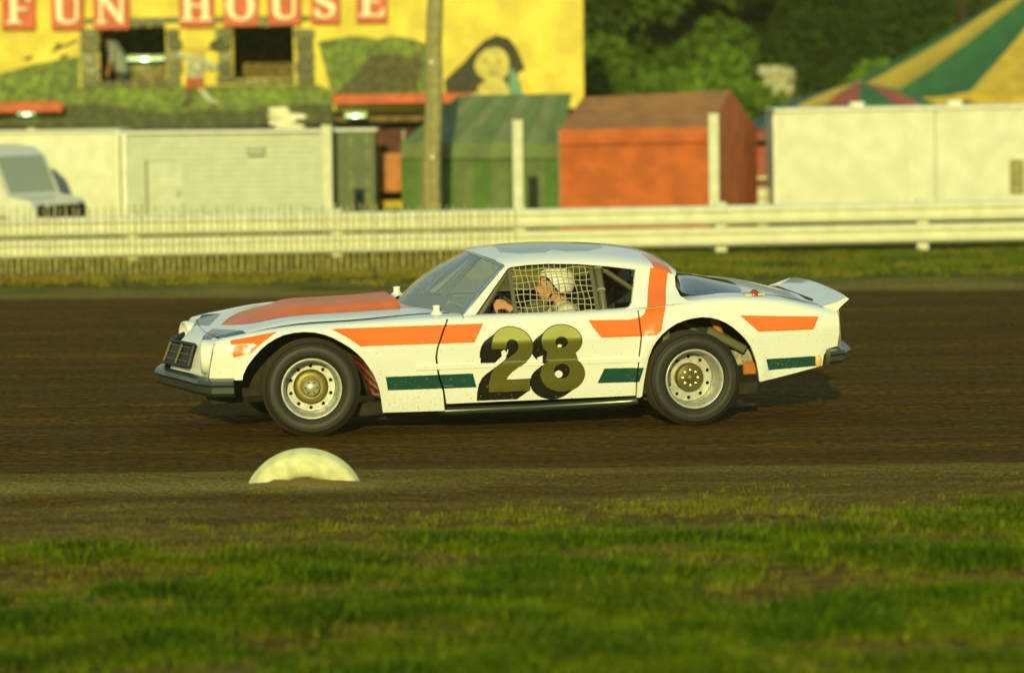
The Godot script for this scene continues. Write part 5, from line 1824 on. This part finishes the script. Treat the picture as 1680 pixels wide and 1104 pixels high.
func make_car_inside() -> void:
	# dark masses of chassis, engine bay and boot
	bbox("engine", Vector3(-1.33, 0.52, 0), Vector3(1.30, 0.46, 1.06), M.under, 0.05)
	bbox("floor_pan", Vector3(0.28, 0.26, 0), Vector3(1.70, 0.08, 1.56), M.under, 0.02)
	bbox("firewall", Vector3(-0.62, 0.55, 0), Vector3(0.05, 0.54, 1.60), M.cabin)
	bbox("rear_bulkhead", Vector3(1.20, 0.58, 0), Vector3(0.05, 0.58, 1.56), M.cabin)
	bbox("parcel_shelf", Vector3(1.34, 0.872, 0), Vector3(0.30, 0.02, 1.36), M.cabin)
	bbox("boot_floor", Vector3(1.85, 0.60, 0), Vector3(1.12, 0.44, 1.02), M.under, 0.04)
	for s: float in [1.0, -1.0]:
		bbox("chassis_rail", Vector3(0.25, 0.215, s * 0.62), Vector3(3.3, 0.09, 0.09), M.under, 0.01)
		var ex := ST()
		tube(ex, [Vector3(-0.75, 0.28, s * 0.66), Vector3(-0.42, 0.19, s * 0.78), Vector3(0.2, 0.185, s * 0.80), Vector3(0.9, 0.188, s * 0.80), Vector3(0.97, 0.20, s * 0.83)], 0.030, 10)
		bp("exhaust_pipe", ex, M.bumper)
		# what shows behind the wheels
		var sh := ST()
		tube(sh, [Vector3(1.72, 0.36, s * 0.62), Vector3(1.60, 0.72, s * 0.60)], 0.032, 10)
		bp("shock_absorber", sh, M.stand_orange)
		var tr := ST()
		bar(tr, Vector3(1.52, 0.66, s * 0.70), Vector3(1.80, 0.50, s * 0.70), 0.05, 0.06, 0.01)
		bp("frame_tube", tr, M.bar)
		bbox("frame_plate", Vector3(1.80, 0.44, s * 0.60), Vector3(0.16, 0.12, 0.06), M.frame, 0.01)
		bbox("tank_plate", Vector3(1.84, 0.36, s * 0.66), Vector3(0.10, 0.09, 0.03), M.stand_orange, 0.01)
		for k in 4:
			var hd := ST()
			tube(hd, [Vector3(-1.02 + 0.03 * k, 0.60 - 0.06 * k, s * 0.52), Vector3(-0.96 + 0.02 * k, 0.56 - 0.08 * k, s * 0.66), Vector3(-0.80, 0.30, s * 0.64)], 0.026, 8)
			bp("exhaust_header", hd, M.red)
		bbox("inner_wing", Vector3(-0.80, 0.50, s * 0.60), Vector3(0.10, 0.50, 0.44), M.under)
		bbox("inner_wing", Vector3(-1.97, 0.58, s * 0.60), Vector3(0.04, 0.24, 0.36), M.under)
		# roll cage
		var cg := ST()
		tube(cg, [Vector3(-0.18, 0.30, s * 0.72), Vector3(-0.15, 0.84, s * 0.74), Vector3(0.10, 1.14, s * 0.55), Vector3(0.22, 1.175, s * 0.50), Vector3(0.76, 1.165, s * 0.50)], 0.022, 10)
		bp("cage_tube", cg, M.bar)
		var mh := ST()
		tube(mh, [Vector3(0.77, 0.28, s * 0.70), Vector3(0.765, 0.86, s * 0.70), Vector3(0.76, 1.12, s * 0.56), Vector3(0.76, 1.165, s * 0.48)], 0.030, 12)
		var hoop := bp("cage_hoop", mh, M.bar)
		for y in [0.97, 1.12]:
			var tape := ST(true)
			tube(tape, [Vector3(0.764, y, s * lerpf(0.70, 0.56, (y - 0.86) / 0.26)), Vector3(0.764, y + 0.012, s * lerpf(0.70, 0.56, (y + 0.012 - 0.86) / 0.26))], 0.033, 12)
			bp("tape_band", tape, M.frame, hoop)
		var dg := ST()
		tube(dg, [Vector3(0.77, 1.14, s * 0.50), Vector3(1.50, 0.62, s * 0.52)], 0.020, 10)
		bp("cage_tube", dg, M.bar)
		for y in [0.48, 0.66]:
			var db := ST()
			tube(db, [Vector3(-0.16, y, s * 0.74), Vector3(0.77, y, s * 0.72)], 0.022, 10)
			bp("door_bar", db, M.bar)
	var cb := ST()
	tube(cb, [Vector3(0.76, 1.165, -0.48), Vector3(0.76, 1.165, 0.48)], 0.028, 10)
	bp("cage_tube", cb, M.bar)
	var cb2 := ST()
	tube(cb2, [Vector3(0.77, 0.70, -0.70), Vector3(0.77, 0.72, 0.70)], 0.022, 10)
	bp("cage_tube", cb2, M.bar)
	# seat
	var se := ST(true)
	grid(se, func(u: float, v: float) -> Vector3:
		var z := lerpf(-0.24, 0.24, u)
		var wing := pow(absf(z) / 0.24, 3.0)
		if v < 0.45:
			var t := v / 0.45
			return Vector3(lerpf(0.22, 0.66, t) , 0.44 - 0.03 * t + 0.07 * wing, 0.36 + z)
		var t2 := (v - 0.45) / 0.55
		return Vector3(0.68 + 0.10 * t2 - 0.10 * wing, 0.42 + 0.62 * t2, 0.36 + z * (1.0 - 0.25 * t2)), 16, 20)
	var seat := bp("seat", se, M.black)
	var sb := ST()
	bx(sb, Transform3D(Basis(), Vector3(0.46, 0.36, 0.36)), Vector3(0.42, 0.10, 0.44), 0.02)
	bp("seat_frame", sb, M.dark, seat)
	# steering wheel
	var sx := Transform3D(Basis(Vector3.UP, PI / 2) * Basis(Vector3.RIGHT, 0.35), Vector3(0.03, 0.795, 0.36))
	var wr := ST()
	var ring := []
	for k in 29:
		ring.append(sx * Vector3(cos(TAU * k / 28.0) * 0.165, sin(TAU * k / 28.0) * 0.165, 0))
	tube(wr, ring, 0.014, 8)
	var sw := bp("steering_wheel", wr, M.black)
	var wsk := ST()
	for a in [0.1, 2.2, 4.3]:
		bar(wsk, sx * Vector3.ZERO, sx * Vector3(cos(a) * 0.16, sin(a) * 0.16, 0), 0.025, 0.006)
	tube(wsk, [sx * Vector3(0, 0, 0.0), sx * Vector3(0, 0, -0.35)], 0.018, 8)
	bp("spokes", wsk, M.chrome, sw)
	# window net
	var net := Node3D.new()
	net.name = "window_net"
	car.add_child(net)
	net.transform = TB
	net.set_meta("label", "pale webbing safety net across the driver's window")
	var np := func(x: float, y: float) -> Vector3:
		return Vector3(x, y, green_z(y) - 0.045 + 0.006 * sin(x * 9.0 + y * 5.0))
	for x: float in [0.112, 0.705]:
		var fr := ST()
		bar(fr, np.call(x, 0.845), np.call(x, 1.172), 0.030, 0.014, 0.003)
		bp("net_rod", fr, M.bar, net)
	for k in 13:
		var x := 0.150 + 0.0425 * k
		var q := []
		for j in 9:
			var y := lerpf(0.835, 1.172 - 0.02 * absf(x - 0.35), j / 8.0)
			q.append(np.call(x + 0.006 * sin(j * 1.3 + k), y))
		var st := ST()
		tube(st, q, 0.0033, 5)
		bp("strap", st, M.net, net)
	for k in 8:
		var y := 0.852 + 0.0415 * k
		var q := []
		for j in 15:
			q.append(np.call(lerpf(0.115, 0.70, j / 14.0), y + 0.005 * sin(j * 1.1 + k * 2.0)) + Vector3(0, 0, 0.004))
		var st := ST()
		tube(st, q, 0.0033, 5)
		bp("strap", st, M.net, net)

func make_wheels() -> void:
	for e in [["front", -1.365, 1.0], ["rear", 1.375, 1.0], ["front", -1.365, -1.0], ["rear", 1.375, -1.0]]:
		var s: float = e[2]
		var fr: bool = e[0] == "front"
		var w := Node3D.new()
		w.name = "wheel"
		car.add_child(w, true)
		var R := 0.345 if fr else 0.338
		w.transform = Transform3D(Basis(Vector3.UP, deg_to_rad((-6.0 if fr else 0.0)) + (0.0 if s > 0 else PI)) * Basis.from_scale(Vector3(1, 1, 1.15)), Vector3(e[1], R - 0.006, s * 0.748))
		# outer face looks along +z
		var tp := [[0.205, 0.105], [0.212, 0.118], [0.235, 0.132], [0.262, 0.139], [0.290, 0.137], [0.312, 0.128], [0.326, 0.112]]
		var ty := ST(true)
		lathe(ty, Transform3D(), [[0.326, -0.112], [0.312, -0.128], [0.280, -0.138], [0.240, -0.13], [0.205, -0.105]], 64)
		var tpr := tp.duplicate()
		tpr.reverse()
		lathe(ty, Transform3D(), tpr, 64)
		# raised rings moulded on the sidewall
		lathe(ty, Transform3D(), [[0.300, 0.1325], [0.298, 0.1365], [0.2945, 0.139], [0.291, 0.1365]], 64)
		lathe(ty, Transform3D(), [[0.248, 0.1345], [0.245, 0.139], [0.240, 0.138], [0.238, 0.132]], 64)
		var tyre := put("tyre", done(ty), M.rubber, w)
		# tread: shoulder and grooves
		var td := ST(true)
		var pr := [[0.326, -0.112], [0.335, -0.095]]
		for g in [-0.06, -0.02, 0.02, 0.06]:
			pr.append_array([[R, g - 0.008], [R - 0.007, g - 0.006], [R - 0.007, g + 0.006], [R, g + 0.008]])
		pr.append_array([[0.335, 0.095], [0.326, 0.112]])
		pr.reverse()
		lathe(td, Transform3D(), pr, 64, -1)
		put("tread", done(td), M.tread, tyre)
		# rim: lip and barrel
		var rm := ST(true)
		lathe(rm, Transform3D(), [[0.212, 0.108], [0.214, 0.118], [0.210, 0.124], [0.203, 0.122], [0.196, 0.112], [0.190, 0.100], [0.186, 0.060], [0.180, 0.040], [0.176, -0.03], [0.171, -0.09]], 56)
		var rim := put("rim", done(rm), M.rim, w)
		# disc with round holes
		var ds := ST()
		var n := 10
		for k in n * 2:
			var a0 := TAU * k / (2.0 * n)
			var a1 := TAU * (k + 1) / (2.0 * n)
			var sec := PackedVector2Array()
			for j in 5:
				var a := lerpf(a0, a1, j / 4.0)
				sec.append(Vector2(cos(a), sin(a)) * 0.172)
			for j in 5:
				var a := lerpf(a1, a0, j / 4.0)
				sec.append(Vector2(cos(a), sin(a)) * 0.05)
			var hc := TAU * (k + (1.0 if k % 2 == 0 else 0.0)) / (2.0 * n)
			var hole := PackedVector2Array()
			for j in 14:
				hole.append(Vector2(cos(hc), sin(hc)) * 0.147 + Vector2(cos(TAU * j / 14.0), sin(TAU * j / 14.0)) * 0.013)
			for part in Geometry2D.clip_polygons(sec, hole):
				prism(ds, part, -0.052, -0.044)
		put("disc", done(ds), M.rim, rim)
		# raised crown of the disc and hub
		var cr := ST(true)
		if fr:
			lathe(cr, Transform3D(Basis(), Vector3(0, 0, -0.03)), [[0.124, -0.014], [0.118, 0.016], [0.108, 0.024], [0.070, 0.026], [0.058, 0.022]], 40)
			put("crown", done(cr), M.hub, rim)
			var hc := ST(true)
			lathe(hc, Transform3D(Basis(), Vector3(0, 0, -0.03)), [[0.062, 0.01], [0.060, 0.068], [0.054, 0.078], [0.0, 0.080]], 32)
			var hub := put("hub_cap", done(hc), M.cap, w)
			for k in 6:
				var b := ST(true)
				lathe(b, Transform3D(Basis(), Vector3(cos(TAU * k / 6.0) * 0.042, sin(TAU * k / 6.0) * 0.042, 0.048)), [[0.006, 0.0], [0.006, 0.006], [0.0, 0.007]], 8)
				put("screw", done(b), M.dark, hub)
		else:
			lathe(cr, Transform3D(Basis(), Vector3(0, 0, -0.03)), [[0.104, -0.014], [0.100, 0.026], [0.092, 0.034], [0.030, 0.034], [0.026, 0.042], [0.0, 0.043]], 40)
			var hub := put("hub_plate", done(cr), M.hub, w)
			for k in 8:
				var b := ST(true)
				lathe(b, Transform3D(Basis(), Vector3(cos(TAU * k / 8.0) * 0.055, sin(TAU * k / 8.0) * 0.055, 0.004)), [[0.009, 0.0], [0.009, 0.010], [0.0, 0.012]], 6, -1)
				put("nut", done(b), M.cap, hub)
		for k in 8:
			var b := ST(true)
			var a := TAU * (k + 0.5) / 8.0
			lathe(b, Transform3D(Basis(), Vector3(cos(a) * 0.190, sin(a) * 0.190, 0.100)), [[0.005, 0.0], [0.005, 0.006], [0.0, 0.007]], 6)
			put("rim_bolt", done(b), M.hub, rim)
		var dr := ST(true)
		lathe(dr, Transform3D(), [[0.155, -0.12], [0.155, -0.075], [0.14, -0.066], [0.0, -0.066]], 32)
		put("brake_drum", done(dr), M.under, w)
	var ax := ST()
	tube(ax, [Vector3(1.375, 0.33, -0.62), Vector3(1.375, 0.33, 0.62)], 0.045, 12)
	var axp := put("rear_axle", done(ax), M.under, car)
	var df := ST(true)
	lathe(df, Transform3D(Basis(Vector3.UP, PI / 2), Vector3(1.30, 0.33, 0)), [[0.0, -0.05], [0.12, 0.0], [0.13, 0.08], [0.08, 0.16], [0.0, 0.18]], 20)
	put("differential", done(df), M.under, axp)

# ---------------------------------------------------------------- people
# one continuous surface round tapered limbs [a, b, ra, rb, colour]: smooth-joined distances meshed as surface nets
func figure(caps: Array, cell: float, k: float) -> ArrayMesh:
	var lo := Vector3(1e9, 1e9, 1e9)
	var hi := -lo
	for c in caps:
		var m: float = maxf(c[2], c[3]) + k + 2.0 * cell
		lo = lo.min(c[0] - Vector3.ONE * m).min(c[1] - Vector3.ONE * m)
		hi = hi.max(c[0] + Vector3.ONE * m).max(c[1] + Vector3.ONE * m)
	var nx := int((hi.x - lo.x) / cell) + 2
	var ny := int((hi.y - lo.y) / cell) + 2
	var nz := int((hi.z - lo.z) / cell) + 2
	var F := PackedFloat32Array()
	F.resize(nx * ny * nz)
	F.fill(1.0)
	for c in caps:
		var a: Vector3 = c[0]
		var b: Vector3 = c[1]
		var m: float = maxf(c[2], c[3]) + k + 2.0 * cell
		var p0 := ((a.min(b) - Vector3.ONE * m - lo) / cell).floor().max(Vector3.ZERO)
		var p1 := ((a.max(b) + Vector3.ONE * m - lo) / cell).ceil().min(Vector3(nx - 1, ny - 1, nz - 1))
		var ab := b - a
		var l2 := maxf(ab.length_squared(), 1e-9)
		for z in range(int(p0.z), int(p1.z) + 1):
			for y in range(int(p0.y), int(p1.y) + 1):
				for x in range(int(p0.x), int(p1.x) + 1):
					var p := lo + Vector3(x, y, z) * cell
					var t := clampf((p - a).dot(ab) / l2, 0.0, 1.0)
					var d := (p - a - ab * t).length() - lerpf(c[2], c[3], t)
					var i := (z * ny + y) * nx + x
					var o := F[i]
					var h := maxf(k - absf(o - d), 0.0) / k
					F[i] = minf(o, d) - h * h * k * 0.25
	var V := {}
	var vs := PackedVector3Array()
	var cs := PackedColorArray()
	var dx := [0, 1, nx, nx + 1, nx * ny, nx * ny + 1, nx * ny + nx, nx * ny + nx + 1]
	var co := [Vector3(0, 0, 0), Vector3(1, 0, 0), Vector3(0, 1, 0), Vector3(1, 1, 0), Vector3(0, 0, 1), Vector3(1, 0, 1), Vector3(0, 1, 1), Vector3(1, 1, 1)]
	var ed := [[0, 1], [2, 3], [4, 5], [6, 7], [0, 2], [1, 3], [4, 6], [5, 7], [0, 4], [1, 5], [2, 6], [3, 7]]
	for z in nz - 1:
		for y in ny - 1:
			for x in nx - 1:
				var i := (z * ny + y) * nx + x
				var s := 0
				for q in 8:
					if F[i + dx[q]] < 0.0:
						s += 1
				if s == 0 or s == 8:
					continue
				var sum := Vector3.ZERO
				var n := 0
				for e in ed:
					var f0 := F[i + dx[e[0]]]
					var f1 := F[i + dx[e[1]]]
					if (f0 < 0.0) != (f1 < 0.0):
						sum += co[e[0]].lerp(co[e[1]], f0 / (f0 - f1))
						n += 1
				V[i] = vs.size()
				var p := lo + (Vector3(x, y, z) + sum / n) * cell
				vs.append(p)
				var best := 1e9
				var col := Color.WHITE
				for c in caps:
					var ab: Vector3 = c[1] - c[0]
					var t := clampf((p - c[0]).dot(ab) / maxf(ab.length_squared(), 1e-9), 0.0, 1.0)
					var d: float = (p - c[0] - ab * t).length() - lerpf(c[2], c[3], t)
					if d < best:
						best = d
						col = c[4]
				cs.append(col)
	var ix := PackedInt32Array()
	var st3 := [1, nx, nx * ny]
	for i: int in V:
		var x := i % nx
		var y := (i / nx) % ny
		var z := i / (nx * ny)
		for ax in 3:
			var u: int = st3[(ax + 1) % 3]
			var v: int = st3[(ax + 2) % 3]
			var c3 := [x, y, z]
			if c3[(ax + 1) % 3] == 0 or c3[(ax + 2) % 3] == 0:
				continue
			var f0 := F[i]
			var f1 := F[i + st3[ax]]
			if (f0 < 0.0) == (f1 < 0.0):
				continue
			if not (V.has(i - u) and V.has(i - v) and V.has(i - u - v)):
				continue
			var q := [V[i], V[i - u], V[i - u - v], V[i - v]]
			if f0 < 0.0:
				q.reverse()
			ix.append_array(PackedInt32Array([q[0], q[1], q[2], q[0], q[2], q[3]]))
	var nr := PackedVector3Array()
	nr.resize(vs.size())
	for t in range(0, ix.size(), 3):
		var n := (vs[ix[t + 2]] - vs[ix[t]]).cross(vs[ix[t + 1]] - vs[ix[t]])
		for j in 3:
			nr[ix[t + j]] += n
	for i in nr.size():
		nr[i] = nr[i].normalized()
	var arr := []
	arr.resize(Mesh.ARRAY_MAX)
	arr[Mesh.ARRAY_VERTEX] = vs
	arr[Mesh.ARRAY_NORMAL] = nr
	arr[Mesh.ARRAY_COLOR] = cs
	arr[Mesh.ARRAY_INDEX] = ix
	var am := ArrayMesh.new()
	am.add_surface_from_arrays(Mesh.PRIMITIVE_TRIANGLES, arr)
	return am

func make_driver() -> void:
	var p := thing("person", "driver in a white shirt and white helmet gripping the race car's steering wheel", "person")
	p.transform = BODY
	var shirt := Color(0.62, 0.61, 0.50)
	var skin := Color(0.50, 0.255, 0.115)
	var jeans := Color(0.04, 0.045, 0.06)
	var Z := 0.37
	var C := [
		# trunk
		[Vector3(0.58, 0.52, Z), Vector3(0.60, 0.66, Z), 0.135, 0.125, shirt], [Vector3(0.60, 0.66, Z - 0.05), Vector3(0.57, 0.78, Z - 0.07), 0.12, 0.09, shirt], [Vector3(0.60, 0.66, Z + 0.05), Vector3(0.57, 0.78, Z + 0.07), 0.12, 0.09, shirt],
		[Vector3(0.545, 0.805, Z - 0.13), Vector3(0.535, 0.805, Z + 0.14), 0.07, 0.078, shirt],
		# neck
		[Vector3(0.545, 0.83, Z), Vector3(0.50, 0.93, Z), 0.056, 0.052, skin],
		# arms
		[Vector3(0.53, 0.80, Z + 0.17), Vector3(0.36, 0.68, Z + 0.24), 0.060, 0.050, shirt], [Vector3(0.36, 0.68, Z + 0.24), Vector3(0.30, 0.70, Z + 0.235), 0.046, 0.044, shirt], [Vector3(0.30, 0.70, Z + 0.235), Vector3(0.12, 0.865, Z + 0.17), 0.043, 0.030, skin],
		[Vector3(0.55, 0.80, Z - 0.17), Vector3(0.36, 0.66, Z - 0.24), 0.060, 0.050, shirt], [Vector3(0.36, 0.66, Z - 0.24), Vector3(0.30, 0.69, Z - 0.235), 0.046, 0.044, shirt], [Vector3(0.30, 0.69, Z - 0.235), Vector3(0.12, 0.86, Z - 0.17), 0.043, 0.030, skin],
		# thighs and shins
		[Vector3(0.56, 0.50, Z + 0.08), Vector3(0.16, 0.60, Z + 0.12), 0.088, 0.065, jeans], [Vector3(0.16, 0.60, Z + 0.12), Vector3(-0.20, 0.38, Z + 0.10), 0.060, 0.042, jeans], [Vector3(-0.20, 0.36, Z + 0.10), Vector3(-0.30, 0.44, Z + 0.10), 0.042, 0.034, jeans],
		[Vector3(0.56, 0.50, Z - 0.08), Vector3(0.16, 0.60, Z - 0.12), 0.088, 0.065, jeans], [Vector3(0.16, 0.60, Z - 0.12), Vector3(-0.20, 0.38, Z - 0.10), 0.060, 0.042, jeans], [Vector3(-0.20, 0.36, Z - 0.10), Vector3(-0.30, 0.44, Z - 0.10), 0.042, 0.034, jeans]]
	var body := put("body", figure(C, 0.014, 0.03), M.body, p)
	# head: facing the nose of the car
	var H := [
		[Vector3(0.485, 1.035, Z), Vector3(0.475, 1.02, Z), 0.092, 0.092, skin], [Vector3(0.42, 1.01, Z), Vector3(0.43, 0.95, Z), 0.062, 0.058, skin], [Vector3(0.395, 0.925, Z), Vector3(0.40, 0.915, Z), 0.030, 0.028, skin],
		[Vector3(0.50, 0.96, Z), Vector3(0.44, 0.925, Z + 0.02), 0.060, 0.040, skin], [Vector3(0.50, 0.96, Z), Vector3(0.44, 0.925, Z - 0.02), 0.060, 0.040, skin],
		[Vector3(0.372, 1.005, Z), Vector3(0.352, 0.975, Z), 0.011, 0.015, skin], [Vector3(0.365, 0.965, Z - 0.012), Vector3(0.365, 0.965, Z + 0.012), 0.011, 0.011, skin],
		[Vector3(0.371, 0.938, Z - 0.022), Vector3(0.371, 0.938, Z + 0.022), 0.010, 0.010, Color(0.36, 0.11, 0.06)], [Vector3(0.374, 0.925, Z - 0.018), Vector3(0.374, 0.925, Z + 0.018), 0.010, 0.010, Color(0.36, 0.11, 0.06)],
		[Vector3(0.368, 1.022, Z - 0.045), Vector3(0.366, 1.025, Z + 0.045), 0.014, 0.014, skin]]
	put("head", figure(H, 0.007, 0.018), M.body, body)
	for s: float in [-1.0, 1.0]:
		var ey := ST(true)
		lathe(ey, Transform3D(Basis(Vector3.UP, -PI / 2), Vector3(0.372, 1.003, Z + 0.032 * s)), [[0.012, -0.006], [0.012, 0.0], [0.008, 0.005], [0.0, 0.007]], 12)
		put("eye", done(ey), M.black, body)
	# hands closed round the rim
	for s: float in [-1.0, 1.0]:
		var hc := Vector3(0.035, 0.885, Z + 0.150 * s)
		var F := [[Vector3(0.12, 0.865, Z + 0.17 * s), Vector3(0.075, 0.893, Z + 0.160 * s), 0.027, 0.026, skin], [Vector3(0.075, 0.900, Z + 0.165 * s), Vector3(0.055, 0.895, Z + 0.135 * s), 0.026, 0.024, skin]]
		for k in 4:
			var o := Vector3(0, 0.022 - 0.016 * k, (0.012 - 0.012 * k) * -s)
			var l: float = [0.92, 1.0, 0.95, 0.8][k]
			var a := hc + Vector3(0.035, 0.016, 0.004 * s) + o
			var b := hc + Vector3(-0.004, 0.020 * l, 0.002 * s) + o
			var c := hc + Vector3(-0.026 * l, 0.0, 0.0) + o
			var e := hc + Vector3(-0.012, -0.022 * l, -0.002 * s) + o
			F.append_array([[a, b, 0.0100, 0.0095, skin], [b, c, 0.0095, 0.009, skin], [c, e, 0.009, 0.008, skin]])
		F.append_array([[Vector3(0.078, 0.905, Z + 0.145 * s), hc + Vector3(0.028, 0.036, -0.024 * s), 0.012, 0.011, skin], [hc + Vector3(0.028, 0.036, -0.024 * s), hc + Vector3(0.0, 0.030, -0.030 * s), 0.011, 0.009, skin]])
		put("hand", figure(F, 0.005, 0.006), M.body, body)
	# watch strap
	var wt := ST()
	tube(wt, [Vector3(0.152, 0.838, Z + 0.182), Vector3(0.132, 0.856, Z + 0.175)], 0.036, 12)
	put("watch", done(wt), M.black, p)
	# open-face helmet
	var hm := ST(true)
	grid(hm, func(u: float, v: float) -> Vector3:
		var a := lerpf(-2.35, 2.35, u)            # round the head, 0 = back
		var top := PI / 2
		var low := lerpf(-0.62, -0.50, cos(a))
		var front := smoothstep(1.35, 2.35, absf(a))
		low = lerpf(low, 0.42, front * 0.95)
		var b := lerpf(low, top, v)
		var r := 0.132
		return Vector3(0.492, 1.022, Z) + Vector3(cos(a) * cos(b) * r * 1.06, sin(b) * r * 1.02, sin(a) * cos(b) * r * 0.95), 40, 18)
	var br := ST(true)
	grid(br, func(u: float, v: float) -> Vector3:
		var a := lerpf(2.30, TAU - 2.30, u)
		var b := lerpf(0.40, PI / 2, v)
		var r := 0.1325
		return Vector3(0.492, 1.022, Z) + Vector3(cos(a) * cos(b) * r * 1.06, sin(b) * r * 1.02, sin(a) * cos(b) * r * 0.95), 16, 10)
	var helm := put("helmet", done(hm), M.helmet, p)
	put("helmet_brow", done(br), M.helmet, helm)
	var rim := ST()
	var rp := []
	for k in 25:
		var a := lerpf(-2.32, 2.32, k / 24.0)
		var low := lerpf(lerpf(-0.62, -0.50, cos(a)), 0.42, smoothstep(1.35, 2.35, absf(a)) * 0.95)
		rp.append(Vector3(0.492, 1.022, Z) + Vector3(cos(a) * cos(low) * 0.141, sin(low) * 0.135, sin(a) * cos(low) * 0.127))
	tube(rim, rp, 0.006, 6)
	put("helmet_edging", done(rim), M.dark, helm)
	var stp := ST()
	tube(stp, [Vector3(0.44, 0.96, Z + 0.098), Vector3(0.425, 0.92, Z + 0.07), Vector3(0.42, 0.892, Z), Vector3(0.425, 0.92, Z - 0.07), Vector3(0.44, 0.96, Z - 0.098)], 0.007, 6)
	put("chin_strap", done(stp), M.dark, helm)
